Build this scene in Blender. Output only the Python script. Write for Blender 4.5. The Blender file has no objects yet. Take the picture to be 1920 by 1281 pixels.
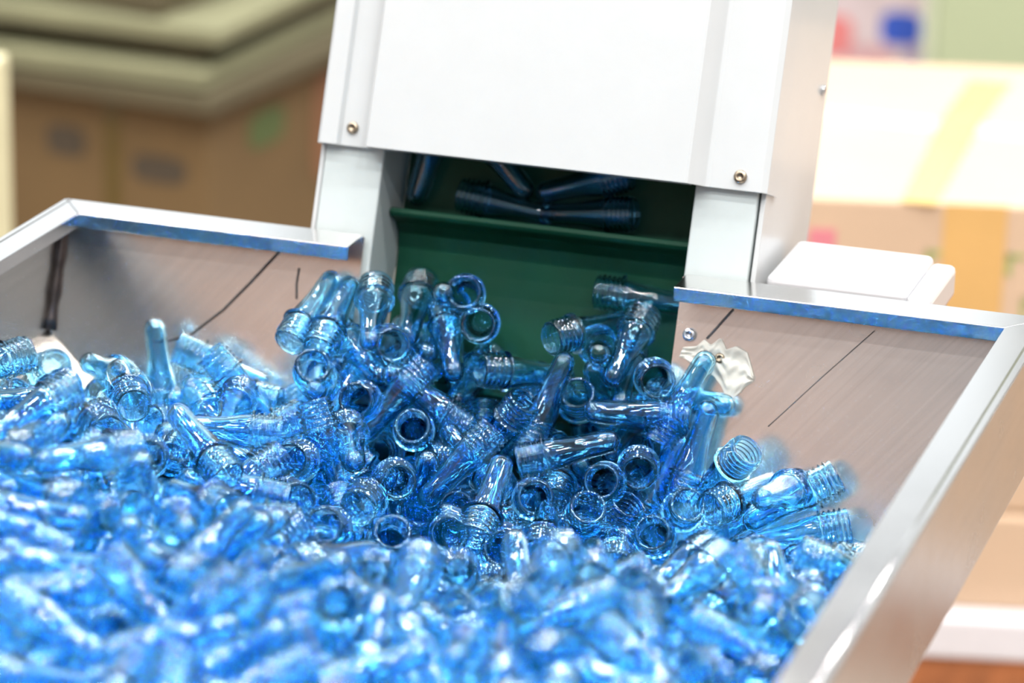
import bpy, math, random
from mathutils import Vector, Matrix, Quaternion
random.seed(11)
sc = bpy.context.scene
C = bpy.data.collections.new('factory'); sc.collection.children.link(C)
PI = math.pi
RIM = 0.9                                   # height of the hopper rim above the floor

# ------------------------------------------------------------------ camera
F = 6500.0
CAM = Vector((1.156, -2.42, 1.70))
R = Matrix(((0.9480080652547126, -0.12323217283596087, 0.2934187107022055),
            (0.31734105700473336, 0.29655452488651934, -0.9007497251226055),
            (0.023986699463145564, 0.9470318079913994, 0.3202427093649536)))
cd = bpy.data.cameras.new('camera'); cam = bpy.data.objects.new('camera', cd); C.objects.link(cam)
cam.matrix_world = Matrix.Translation(CAM) @ R.to_4x4()
cd.sensor_width = 36.0; cd.lens = F / 1920 * 36; cd.clip_start = 0.05; cd.clip_end = 100
cd.dof.use_dof = True; cd.dof.focus_distance = 2.56; cd.dof.aperture_fstop = 3.8; cd.dof.aperture_blades = 0
sc.camera = cam
def at(px, py, depth):
    """point in the hall seen at this pixel, at this distance along the view axis"""
    return CAM + R @ Vector(((px - 960) / F, (640.5 - py) / F, -1)) * depth

# ------------------------------------------------------------------ materials
def mat(name):
    m = bpy.data.materials.new(name); m.use_nodes = True
    nt = m.node_tree; b = nt.nodes['Principled BSDF']; return m, nt, b
def node(nt, typ, **kw):
    n = nt.nodes.new(typ)
    for k, v in kw.items(): setattr(n, k, v)
    return n
def ramp(nt, fac, stops, interp='LINEAR'):
    r = node(nt, 'ShaderNodeValToRGB'); r.color_ramp.interpolation = interp
    els = r.color_ramp.elements
    while len(els) > len(stops): els.remove(els[-1])
    while len(els) < len(stops): els.new(1)
    for e, (p, c) in zip(els, stops):
        e.position = p; e.color = (*c, 1) if len(c) == 3 else c
    nt.links.new(fac, r.inputs[0]); return r.outputs[0]
def noise(nt, scale, detail=3, rough=.5, vec=None, dist=0):
    n = node(nt, 'ShaderNodeTexNoise'); n.inputs['Scale'].default_value = scale
    n.inputs['Detail'].default_value = detail; n.inputs['Roughness'].default_value = rough
    n.inputs['Distortion'].default_value = dist
    if vec is not None: nt.links.new(vec, n.inputs['Vector'])
    return n.outputs['Fac']
def coords(nt, scale=(1, 1, 1), rot=(0, 0, 0)):
    t = node(nt, 'ShaderNodeTexCoord'); mr = node(nt, 'ShaderNodeMapping'); mp = node(nt, 'ShaderNodeMapping')
    mr.inputs['Rotation'].default_value = rot; mp.inputs['Scale'].default_value = scale      # turn first, then stretch
    nt.links.new(t.outputs['Object'], mr.inputs['Vector']); nt.links.new(mr.outputs['Vector'], mp.inputs['Vector']); return mp.outputs['Vector']
def plain(name, col, rough=.5, metal=0, mottle=.06, scale=12, bump=0, coat=0, sheen=0):
    m, nt, b = mat(name)
    f = noise(nt, scale, 4, .6, coords(nt))
    lo = tuple(c * (1 - mottle) for c in col); hi = tuple(min(1, c * (1 + mottle)) for c in col)
    nt.links.new(ramp(nt, f, [(.3, lo), (.7, hi)]), b.inputs['Base Color'])
    b.inputs['Roughness'].default_value = rough; b.inputs['Metallic'].default_value = metal
    b.inputs['Coat Weight'].default_value = coat
    if bump:
        bn = node(nt, 'ShaderNodeBump'); bn.inputs['Strength'].default_value = bump; bn.inputs['Distance'].default_value = .001
        nt.links.new(noise(nt, scale * 8, 3, .6, coords(nt)), bn.inputs['Height']); nt.links.new(bn.outputs[0], b.inputs['Normal'])
    return m
def steel(name, col=(.62, .60, .58), rough=.27, rot=(0, 0, 0), scale=(4, 260, 4), amt=.35, bump=.12):
    m, nt, b = mat(name)
    f = noise(nt, 1.0, 6, .65, coords(nt, scale, rot))
    g = noise(nt, 9.0, 4, .6, coords(nt))
    nt.links.new(ramp(nt, f, [(.25, tuple(c * (1 - amt) for c in col)), (.6, col)]), b.inputs['Base Color'])
    mr = node(nt, 'ShaderNodeMapRange'); mr.inputs['To Min'].default_value = rough * .75; mr.inputs['To Max'].default_value = rough * 1.35
    nt.links.new(g, mr.inputs['Value']); nt.links.new(mr.outputs[0], b.inputs['Roughness'])
    b.inputs['Metallic'].default_value = 1.0
    bn = node(nt, 'ShaderNodeBump'); bn.inputs['Strength'].default_value = bump; bn.inputs['Distance'].default_value = .0006
    nt.links.new(f, bn.inputs['Height']); nt.links.new(bn.outputs[0], b.inputs['Normal'])
    return m
M = {}
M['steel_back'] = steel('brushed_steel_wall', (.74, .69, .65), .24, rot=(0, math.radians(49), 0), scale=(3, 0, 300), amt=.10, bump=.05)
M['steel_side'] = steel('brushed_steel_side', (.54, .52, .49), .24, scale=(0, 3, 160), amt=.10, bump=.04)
M['steel_rim'] = steel('polished_steel_rim', (.72, .71, .70), .17, scale=(9, 9, 9), amt=.08, bump=.02)
M['steel_dark'] = steel('heat_tinted_weld', (.16, .13, .12), .35, scale=(30, 30, 30), amt=.5)
M['white'] = plain('white_enamel', (.47, .485, .49), .32, mottle=.015, scale=30, bump=.05, coat=.2)
M['white_post'] = plain('white_enamel_post', (.44, .485, .485), .35, mottle=.02, scale=25, bump=.05, coat=.2)
M['white_box'] = plain('white_plastic_cover', (.58, .58, .60), .22, mottle=.01, coat=.3)
M['belt'] = plain('green_belt_rubber', (.002, .046, .024), .5, mottle=.25, scale=7)
M['belt'].node_tree.nodes['Principled BSDF'].inputs['Specular IOR Level'].default_value = .22
M['dark'] = plain('dark_gap', (.02, .022, .022), .6)
M['machine_grey'] = plain('machine_grey_green', (.16, .17, .15), .4)
M['wall_paint'] = plain('off_white_wall_paint', (.62, .62, .58), .6)
M['screw'] = plain('dull_brass_screw', (.33, .27, .20), .35, metal=1, mottle=.3, scale=300)
M['bolt'] = plain('zinc_bolt', (.62, .63, .64), .22, metal=1, mottle=.15, scale=300)
M['scratch'] = plain('dark_scratch', (.085, .08, .08), .5, metal=.5)
M['scratch2'] = plain('grey_scratch', (.20, .19, .19), .4, metal=.7)
M['wire'] = plain('dark_scuff', (.06, .06, .065), .5)
M['floor'] = plain('grey_brown_floor', (.34, .29, .25), .45, mottle=.2, scale=3)
M['pallet'] = plain('white_pallet_plastic', (.66, .64, .67), .5, mottle=.03)
M['post_pale'] = plain('pale_cream_paint', (.60, .56, .36), .5)
M['green_panel'] = plain('sage_green_paint', (.38, .43, .27), .5, mottle=.04, scale=2)
M['motor'] = plain('dark_bracket', (.20, .15, .11), .4, metal=.6)
def card(name, col, mott=.10, flute=260):
    m, nt, b = mat(name)
    f = noise(nt, 3.2, 5, .6, coords(nt)); g = noise(nt, 1, 2, .5, coords(nt, (2, 2, flute)))
    mx = node(nt, 'ShaderNodeMath', operation='ADD'); mx.inputs[1].default_value = 0
    k = node(nt, 'ShaderNodeMath', operation='MULTIPLY'); k.inputs[1].default_value = .25
    nt.links.new(g, k.inputs[0]); nt.links.new(f, mx.inputs[0]); nt.links.new(k.outputs[0], mx.inputs[1])
    nt.links.new(ramp(nt, mx.outputs[0], [(.35, tuple(c * (1 - mott) for c in col)), (.9, tuple(min(1, c * (1 + mott)) for c in col))]), b.inputs['Base Color'])
    b.inputs['Roughness'].default_value = .8; return m
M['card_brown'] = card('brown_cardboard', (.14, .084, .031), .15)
M['card_peach'] = card('deep_peach_cardboard', (.80, .44, .27), .06)
M['card_tan'] = card('tan_cardboard', (.34, .21, .11), .12)
M['card_dark'] = card('olive_brown_cardboard', (.26, .17, .06), .15)
M['card_light'] = card('peach_cardboard', (.56, .40, .275), .06)
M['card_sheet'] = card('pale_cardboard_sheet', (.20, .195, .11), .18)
M['tape'] = plain('amber_packing_tape', (.62, .37, .13), .25, mottle=.05)
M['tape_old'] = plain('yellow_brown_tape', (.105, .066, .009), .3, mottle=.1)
M['ink_green'] = plain('green_print_ink', (.30, .36, .12), .7)
M['ink_dark'] = plain('faded_dark_print', (.065, .047, .028), .7)
M['ink_dgreen'] = plain('deep_green_print', (.075, .105, .03), .7)
M['ink_pink'] = plain('pink_print_ink', (.62, .20, .24), .6)
M['ink_red'] = plain('red_print', (.66, .20, .20), .6)
M['ink_pale'] = plain('pale_pink_print', (.58, .34, .36), .6)
M['ink_violet'] = plain('violet_print', (.38, .30, .46), .6)
M['ink_redbrown'] = plain('red_brown_print', (.21, .09, .04), .7)
M['tape_top'] = plain('yellowed_tape', (.72, .48, .16), .25)
M['tape_seam'] = plain('pale_peach_tape', (.80, .62, .44), .35)
M['trim_pale'] = plain('pale_sage_paint', (.46, .50, .36), .5)
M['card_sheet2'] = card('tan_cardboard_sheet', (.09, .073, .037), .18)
M['wood'] = plain('red_brown_wood', (.33, .11, .035), .6, mottle=.3, scale=20)
M['ink_blue'] = plain('royal_blue_print', (.03, .09, .50), .5)
M['sack'] = plain('pale_pink_printed_film', (.62, .52, .54), .4, mottle=.18, scale=6)
# clear blue PET: refracting walls that tint every surface the light crosses
m, nt, b = mat('clear_blue_plastic')
b.inputs['Base Color'].default_value = (.42, .795, 1.0, 1)
b.inputs['Transmission Weight'].default_value = 1.0; b.inputs['IOR'].default_value = 1.5
b.inputs['Roughness'].default_value = 0.0
M['pet'] = m
m, nt, b = mat('clear_scrap_film')
b.inputs['Base Color'].default_value = (.86, .86, .80, 1); b.inputs['Roughness'].default_value = .32
b.inputs['Alpha'].default_value = .5; b.inputs['IOR'].default_value = 1.5
M['film'] = m

# ------------------------------------------------------------------ mesh helpers
def mesh_obj(name, vs, fs, m, parent=None, smooth=False, bevel=0, solid=0, loc=None):
    me = bpy.data.meshes.new(name); me.from_pydata([tuple(v) for v in vs], [], fs); me.validate(); me.update()
    import bmesh
    bm = bmesh.new(); bm.from_mesh(me); bmesh.ops.recalc_face_normals(bm, faces=bm.faces); bm.to_mesh(me); bm.free()
    me.materials.append(m)
    for p in me.polygons: p.use_smooth = smooth
    o = bpy.data.objects.new(name, me); C.objects.link(o)
    if parent is not None: o.parent = parent
    if solid:
        s = o.modifiers.new('thickness', 'SOLIDIFY'); s.thickness = solid; s.offset = 0
    if bevel:
        bv = o.modifiers.new('edges', 'BEVEL'); bv.width = bevel; bv.segments = 3; bv.limit_method = 'ANGLE'; bv.angle_limit = .5
    return o
def empty(name, loc, label=None, cat=None, group=None, kind=None):
    o = bpy.data.objects.new(name, None); C.objects.link(o); o.location = loc; o.empty_display_size = .05
    tag(o, label, cat, group, kind); return o
def tag(o, label=None, cat=None, group=None, kind=None):
    if label: o['label'] = label
    if cat: o['category'] = cat
    if group: o['group'] = group
    if kind: o['kind'] = kind
    return o
BOXF = [(0, 1, 3, 2), (4, 6, 7, 5), (0, 4, 5, 1), (2, 3, 7, 6), (0, 2, 6, 4), (1, 5, 7, 3)]
def boxv(a, b, fn=lambda v: v, o=(0, 0, 0)):
    return [fn(Vector((x, y, z))) - Vector(o) for x in (a[0], b[0]) for y in (a[1], b[1]) for z in (a[2], b[2])]
def box(name, a, b, m, parent=None, fn=lambda v: v, bevel=.0, **k):
    o = parent.location if parent is not None else (0, 0, 0)
    return mesh_obj(name, boxv(a, b, fn, o), BOXF, m, parent, bevel=bevel, **k)
def boxes(name, lst, m, parent=None, fn=lambda v: v, bevel=0):
    vs = []; fs = []
    o = parent.location if parent is not None else (0, 0, 0)
    for a, b in lst:
        n = len(vs); vs += boxv(a, b, fn, o); fs += [tuple(i + n for i in f) for f in BOXF]
    return mesh_obj(name, vs, fs, m, parent, bevel=bevel)
def extrude(name, prof, s0, s1, m, parent, fn, closed=False, **k):
    """profile of (x, off) swept along s"""
    o = parent.location; n = len(prof)
    vs = [fn(Vector((x, s0, f))) - o for x, f in prof] + [fn(Vector((x, s1, f))) - o for x, f in prof]
    fs = [(i, i + 1, n + i + 1, n + i) for i in range(n - 1)]
    if closed: fs += [(n - 1, 0, n, 2 * n - 1), tuple(range(n)), tuple(range(n, 2 * n))]
    return mesh_obj(name, vs, fs, m, parent, **k)
def tube(name, pts, r, m, parent=None, seg=8):
    o = Vector(parent.location) if parent is not None else Vector((0, 0, 0))
    vs = []; fs = []; n = len(pts)
    for i, p in enumerate(pts):
        t = (Vector(pts[min(i + 1, n - 1)]) - Vector(pts[max(i - 1, 0)])).normalized()
        u = t.orthogonal().normalized(); w = t.cross(u)
        if i and (u - pu).length > 1: pass
        if i:
            u = (pu - t * pu.dot(t)).normalized(); w = t.cross(u)
        pu = u
        rr = r[i] if isinstance(r, (list, tuple)) else r
        vs += [Vector(p) - o + (u * math.cos(a) + w * math.sin(a)) * rr for a in [2 * PI * k / seg for k in range(seg)]]
    for i in range(n - 1):
        fs += [(i * seg + k, i * seg + (k + 1) % seg, (i + 1) * seg + (k + 1) % seg, (i + 1) * seg + k) for k in range(seg)]
    fs += [tuple(range(seg)), tuple(range((n - 1) * seg, n * seg))]
    return mesh_obj(name, vs, fs, m, parent, smooth=True)
def lathe_obj(name, prof, m, parent, pos, axis, seg=20, smooth=True):
    """solid of revolution; prof (r, h) from the base up; closed at r = 0"""
    q = Vector((0, 0, 1)).rotation_difference(Vector(axis)); o = Vector(parent.location) if parent is not None else Vector((0, 0, 0))
    vs = []; fs = []
    for r, h in prof:
        vs += [q @ Vector((r * math.cos(2 * PI * k / seg), r * math.sin(2 * PI * k / seg), h)) + Vector(pos) - o for k in range(seg)]
    for i in range(len(prof) - 1):
        fs += [(i * seg + k, i * seg + (k + 1) % seg, (i + 1) * seg + (k + 1) % seg, (i + 1) * seg + k) for k in range(seg)]
    fs += [tuple(range(seg)), tuple(range((len(prof) - 1) * seg, len(prof) * seg))]
    o = mesh_obj(name, vs, fs, m, parent, smooth=smooth)
    return o
def screw(name, pos, axis, r, m, parent, label=None):
    h = r * .6
    o = lathe_obj(name, [(r, 0), (r, h * .5), (r * .9, h * .85), (r * .62, h), (r * .5, h), (r * .42, h * .45), (r * .01, h * .4)], m, parent, pos, axis, 20)
    if label: o['label'] = label
    return o

# ------------------------------------------------------------------ the stainless hopper
ZR = RIM
TAN = math.tan(math.radians(20))
YB = .033
HP = empty('steel_hopper', (.37, -.4, 0), 'open brushed stainless steel hopper full of blue bottle preforms', 'hopper')
def wall_y(dz): return YB + TAN * dz                       # inner face of the leaning rear wall, dz <= 0
DZ = -.10; LF = .75
def slab_poly(name, pts, th, m, parent, nrm, **k):
    """a sheet of metal: polygon pts on its inner face, thickness away from nrm"""
    o = Vector(parent.location); n = len(pts); nn = Vector(nrm).normalized()
    vs = [Vector(p) - o for p in pts] + [Vector(p) - nn * th - o for p in pts]
    fs = [tuple(range(n)), tuple(range(2 * n - 1, n - 1, -1))] + [(i, (i + 1) % n, n + (i + 1) % n, n + i) for i in range(n)]
    return mesh_obj(name, vs, fs, m, parent, **k)
nb = (0, -math.cos(math.radians(20)), math.sin(math.radians(20)))
ZB = -.262
for (xa, xb, zlow0, zlow1) in ((-.027, .2325, DZ, DZ - (.2595) * LF), (.4935, .776, DZ - (.2825) * LF, DZ)):
    pts = [(xa, wall_y(0), ZR - .0015), (xb, wall_y(0), ZR - .0015), (xb, wall_y(ZB), ZR + ZB), (xa, wall_y(ZB), ZR + ZB)]
    if xa < 0: pts = [pts[0], pts[1], pts[2], (.189, wall_y(ZB), ZR + ZB), (-.027, wall_y(DZ), ZR + DZ)]
    else: pts = [pts[0], pts[1], (.776, wall_y(DZ), ZR + DZ), (.695, wall_y(ZB), ZR + ZB), pts[3]]
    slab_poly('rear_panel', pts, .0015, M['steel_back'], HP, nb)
YF = -.92
for s, x in ((1, -.027), (-1, .776)):
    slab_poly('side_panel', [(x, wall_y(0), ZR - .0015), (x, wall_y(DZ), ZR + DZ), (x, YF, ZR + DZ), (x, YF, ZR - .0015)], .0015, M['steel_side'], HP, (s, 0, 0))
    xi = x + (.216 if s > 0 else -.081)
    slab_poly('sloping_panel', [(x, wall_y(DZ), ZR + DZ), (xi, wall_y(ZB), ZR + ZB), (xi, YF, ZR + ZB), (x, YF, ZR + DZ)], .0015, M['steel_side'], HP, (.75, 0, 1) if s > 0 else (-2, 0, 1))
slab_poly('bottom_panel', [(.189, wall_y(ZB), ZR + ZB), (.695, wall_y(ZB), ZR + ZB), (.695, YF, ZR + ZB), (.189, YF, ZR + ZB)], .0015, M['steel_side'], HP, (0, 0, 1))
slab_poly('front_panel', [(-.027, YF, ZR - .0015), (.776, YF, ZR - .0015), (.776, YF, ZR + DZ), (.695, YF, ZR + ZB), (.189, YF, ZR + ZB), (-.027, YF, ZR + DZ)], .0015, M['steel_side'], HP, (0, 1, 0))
# folded rim rails: flat flange 27 mm wide with an 11 mm lip turned down on the inner edge
LIP = .0115; TH = .0016
def rail(name, p, label=None):
    """p: outer a, outer b, inner b, inner a (x, y); lip hangs from the inner edge"""
    o = HP.location; A, B, c, d = [Vector((q[0], q[1], ZR)) for q in p]
    out = (A - d).normalized(); 
    vs = [A, B, c, d]; 
    low = [v - Vector((0, 0, TH)) for v in (A, B, c, d)]
    lip_o = [c - Vector((0, 0, LIP)), d - Vector((0, 0, LIP))]
    lip_i = [v + out * TH for v in lip_o]; cu = low[2] + out * TH; du = low[3] + out * TH
    V = [v - o for v in vs + low[:2] + lip_o + lip_i + [cu, du]]
    # 0A 1B 2c 3d | 4Al 5Bl | 6cl 7dl | 8cl' 9dl' | 10cu 11du
    Fs = [(0, 1, 2, 3), (2, 3, 7, 6), (6, 7, 9, 8), (8, 9, 11, 10), (10, 11, 4, 5), (0, 1, 5, 4), (0, 3, 7, 9, 11, 4), (1, 2, 6, 8, 10, 5)]
    ob = mesh_obj(name, V, Fs, M['steel_rim'], HP, bevel=.0014)
    if label: ob['label'] = label
    return ob
yo = .0355; xl = -.028; xr = .777
rail('rim_rail', [(xl, yo), (.2312, yo), (.2312, 0), (0, 0)])
rail('rim_rail', [(.4955, yo), (xr, yo), (.749, 0), (.4955, 0)])
rail('rim_rail', [(xr, yo), (xr, YF - .0285), (.749, YF), (.749, 0)])
rail('rim_rail', [(xl, YF - .0285), (xl, yo), (0, 0), (0, YF)])
rail('rim_rail', [(xr, YF - .0285), (xl, YF - .0285), (0, YF), (.749, YF)])
for x in (-.0225, .7715):
    tube('rolled_edge', [(x, yo - .002, ZR - .0054), (x, YF - .026, ZR - .0054)], .0056, M['steel_rim'], HP, 16)
# weld beads in the rear corners and the bend lines
for x in (-.0255, .7745):
    pts = [(x, wall_y(z) - .0015, ZR + z) for z in [-.004 - i * .0096 for i in range(11)]]
    w = tube('corner_weld', pts, [.0048 + .0008 * math.sin(i * 2.1) for i in range(11)], M['steel_dark'], HP); w['label'] = 'dark heat-tinted weld seam'
def on_wall(x, dz, lift=.0004):
    return Vector((x, wall_y(dz), ZR + dz)) + Vector(nb) * lift
# dark lines and grey scratches drawn on the rear panels
def wall_line(pts, r, m=None):
    P = []
    for i in range(len(pts) - 1):
        for k in range(6):
            t = k / 6; P.append(on_wall(pts[i][0] * (1 - t) + pts[i + 1][0] * t, pts[i][1] * (1 - t) + pts[i + 1][1] * t, .0001))
    P.append(on_wall(*pts[-1], .0001))
    o = tube('scuff_line', P, r, m or M['scratch'], HP, 6); return o
wall_line([(.1652, -.0166), (.142, -.045), (.122, -.068), (.098, -.089), (.076, -.0973), (.060, -.099)], .0011)  # thin dark curved line laid on the left rear panel
wall_line([(.1812, -.030), (.1808, -.042), (.1825, -.053)], .0008)
wall_line([(.5364, -.0204), (.5187, -.0437)], .0010, M['scratch2'])
wall_line([(.6471, -.023), (.612, -.060), (.5752, -.1005)], .00035, M['scratch2'])
for (x, z, r) in ((.5049, -.0426, .0052),):
    screw('screw', on_wall(x, z), nb, r, M['bolt'], HP, 'bright zinc screw by the edge of the belt opening')
screw('screw', on_wall(.5311, -.0566), nb, .0040, M['screw'], HP, 'dull brown screw under the torn film')
for (x, y) in ((.24, -.22), (.60, -.22), (.24, -.85), (.60, -.85)):
    box('leg', (x - .015, y - .015, 0), (x + .015, y + .015, ZR + ZB - .002), M['steel_side'], HP)

# torn piece of clear film stuck on the rear wall
random.seed(4)
nx, ny = 48, 26; vs = []; fs = []
edge = [(.502, -.0520), (.512, -.0500), (.517, -.0445), (.523, -.0480), (.530, -.0420), (.5355, -.0500), (.543, -.0465), (.552, -.0500), (.5595, -.0665)]
low_ = [(0, -.060), (.3, -.0645), (.5, -.0690), (.68, -.0850), (.85, -.0800), (1, -.0690)]
def lowz(u):
    for (a, za), (b_, zb) in zip(low_, low_[1:]):
        if u <= b_: return za + (zb - za) * (u - a) / (b_ - a)
    return low_[-1][1]
for j in range(ny):
    for i in range(nx):
        u = i / (nx - 1); v = j / (ny - 1)
        k = u * (len(edge) - 1); a = min(int(k), len(edge) - 2); t = k - a
        tx = edge[a][0] * (1 - t) + edge[a + 1][0] * t; tz = edge[a][1] * (1 - t) + edge[a + 1][1] * t
        bx = .499 + .0605 * u; bz = lowz(u) + .0012 * math.sin(u * 23)
        x = tx * (1 - v) + bx * v; z = tz * (1 - v) + bz * v
        h = .0016 + .0011 * math.sin(u * 19 + v * 5) + .0010 * math.sin(v * 17 - u * 7) + .0006 * math.sin(u * 41 + v * 23)
        if u < .12: x = max(x, .497)
        vs.append(on_wall(x, z, max(.0006, h)))
for j in range(ny - 1):
    for i in range(nx - 1): fs.append((j * nx + i, j * nx + i + 1, (j + 1) * nx + i + 1, (j + 1) * nx + i))
o = mesh_obj('torn_film', vs, fs, M['film'], None, smooth=True, solid=.00015)
tag(o, 'torn crinkled clear film stuck on the steel wall over a brown screw', 'film')

# ------------------------------------------------------------------ the inclined belt elevator
AL = math.radians(20)
O0 = Vector((0, .04, ZR)); DV = Vector((0, math.sin(AL), math.cos(AL))); NV = Vector((0, -math.cos(AL), math.sin(AL)))
def inc(v): return O0 + Vector((v.x, 0, 0)) + DV * v.y + NV * v.z      # (x, along the incline, off the post face)
CV = empty('belt_elevator', (.366, .12, 0), 'white enamelled inclined belt elevator rising out of the hopper', 'conveyor')
S1 = .62
box('side_post', (.188, -.30, -.064), (.2372, S1, 0), M['white_post'], CV, inc, bevel=.0015)
box('side_post', (.4925, -.30, -.064), (.5425, S1, 0), M['white_post'], CV, inc, bevel=.0015)
# outer side skirts, 17 cm deep
box('side_skirt', (.5440, -.10, -.165), (.5480, S1, -.004), M['white'], CV, inc, bevel=.0008)
box('side_skirt', (.1825, -.02, -.165), (.1865, S1, -.004), M['white'], CV, inc, bevel=.0008)
box('rear_cover', (.1825, -.02, -.168), (.548, S1, -.165), M['white'], CV, inc)
# folded front cover: strip, recess, raised plate, slanted shoulder, flat flange, return
pr = [(.1835, -.030), (.1835, .0065), (.1860, .0090), (.1990, .0090), (.2020, .0050), (.2285, .0050), (.2285, .0205), (.2300, .0220), (.4893, .0220), (.4910, .0212), (.5015, .0070), (.5050, .0060), (.5455, .0060), (.5495, .0030), (.5500, -.030)]
cov = extrude('front_cover', pr, .0665, S1, M['white'], CV, inc, solid=.0014, bevel=.0006)
box('cover_flange', (.2300, .0668, .0030), (.4900, .0685, .0212), M['white'], CV, inc)
box('cover_lining', (.2380, .0700, .0035), (.4915, S1, .0060), M['dark'], CV, inc)
# belt with moulded flights
bt = box('belt', (.2378, -.32, -.0665), (.4922, S1, -.0625), M['belt'], CV, inc)
fl = [(-.0625, .0235), (-.040, .0232), (-.0285, .0240), (-.0270, .0205), (-.0295, .0175), (-.045, .0135), (-.0545, .0060), (-.0590, -.0060), (-.0612, -.0200), (-.0625, -.036)]
for s in (-.135, 0, .155, .31, .465):
    n = len(fl); x0, x1 = .2385, .4915
    if s == 0: x0 = .2385
    vs = [inc(Vector((x, s + q, off))) - CV.location for x in (x0, x1) for off, q in fl]
    fs = [(i, i + 1, n + i + 1, n + i) for i in range(n - 1)] + [(n - 1, 0, n, 2 * n - 1), tuple(range(n)), tuple(range(n, 2 * n))]
    f = mesh_obj('belt_flight', vs, fs, M['belt'], None, smooth=False, bevel=.0012)
    f.parent = bt; f.matrix_parent_inverse = Matrix()
    f.data.transform(Matrix.Translation(CV.location)); f.data.transform(Matrix.Translation(-Vector(CV.location)))
# screws
screw('cover_screw', inc(Vector((.2105, .0812, .0056))), NV, .0048, M['screw'], CV)
screw('cover_screw', inc(Vector((.5285, .0770, .0066))), NV, .0052, M['screw'], CV)
screw('cover_screw', inc(Vector((.5482, .1640, -.150))), (1, 0, 0), .0042, M['bolt'], CV)
# frame of the elevator down to the floor
for x in (.215, .515):
    box('frame_leg', (x - .018, .20, 0), (x + .018, .24, ZR + .19), M['white_post'], CV, bevel=.002)
    box('frame_foot', (x - .018, .02, .0), (x + .018, .42, .03), M['white_post'], CV, bevel=.002)

# white drive cover behind the right-hand rim
DB = empty('drive_cover', (.62, .10, ZR - .05), 'glossy white plastic box with a slotted end cap behind the steel rim', 'machine cover')
def rbox(name, a, b, m, parent, bev): return box(name, a, b, m, parent, bevel=bev)
rbox('housing', (.5535, .0540, ZR - .060), (.6640, .1570, ZR + .0005), M['white_box'], DB, .005)
rbox('end_cap', (.6654, .0440, ZR - .026), (.6850, .1400, ZR + .0005), M['white_box'], DB, .005)
box('bracket', (.6654, .060, ZR - .060), (.6800, .135, ZR - .0265), M['motor'], DB)
screw('bolt', Vector((.6802, .085, ZR - .036)), (1, 0, 0), .005, M['screw'], DB)
box('stand', (.60, .07, 0), (.64, .13, ZR - .060), M['motor'], DB)

# ------------------------------------------------------------------ bottle preforms
OUT_NECK = [(.0112, 0), (.0128, 0), (.0136, .0007), (.0137, .0022), (.0128, .0032), (.0128, .0042), (.0146, .0050), (.0147, .0058), (.0129, .0068), (.0128, .0082), (.0146, .0090), (.0147, .0098), (.0129, .0108), (.0128, .0122), (.0146, .0130), (.0147, .0138), (.0131, .0148), (.0130, .0160), (.0145, .0168), (.0146, .0178), (.0130, .0188), (.0129, .0200), (.0158, .0203), (.0163, .0208), (.0163, .0218), (.0158, .0223), (.0130, .0226), (.0128, .0240)]
IN_NECK = [(.0108, .0240), (.0109, .0180), (.0110, .0100), (.0110, .0012), (.0112, 0)]
OUT_BODY = [(.0128, .0240), (.0126, .0270), (.0121, .0310), (.0113, .0360), (.0104, .0420), (.0097, .0480), (.0093, .0550), (.0091, .0620), (.0089, .0700), (.0084, .0735), (.0071, .0766), (.0050, .0787), (.0026, .0797), (.0004, .0800)]
IN_BODY = [(.0004, .0765), (.0022, .0761), (.0042, .0748), (.0054, .0728), (.0059, .0700), (.0062, .0620), (.0064, .0550), (.0068, .0480), (.0075, .0420), (.0085, .0360), (.0096, .0310), (.0104, .0270), (.0108, .0240)]
def shell(name, chains, seg):
    vs = []; fs = []
    for ch in chains:
        b0 = len(vs)
        for r, z in ch: vs += [(r * math.cos(2 * PI * k / seg), r * math.sin(2 * PI * k / seg), z) for k in range(seg)]
        for i in range(len(ch) - 1):
            fs += [(b0 + i * seg + k, b0 + i * seg + (k + 1) % seg, b0 + (i + 1) * seg + (k + 1) % seg, b0 + (i + 1) * seg + k) for k in range(seg)]
    me = bpy.data.meshes.new(name); me.from_pydata(vs, [], fs); me.materials.append(M['pet'])
    for p in me.polygons: p.use_smooth = True
    return me, vs, fs
SEG = 32
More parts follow.
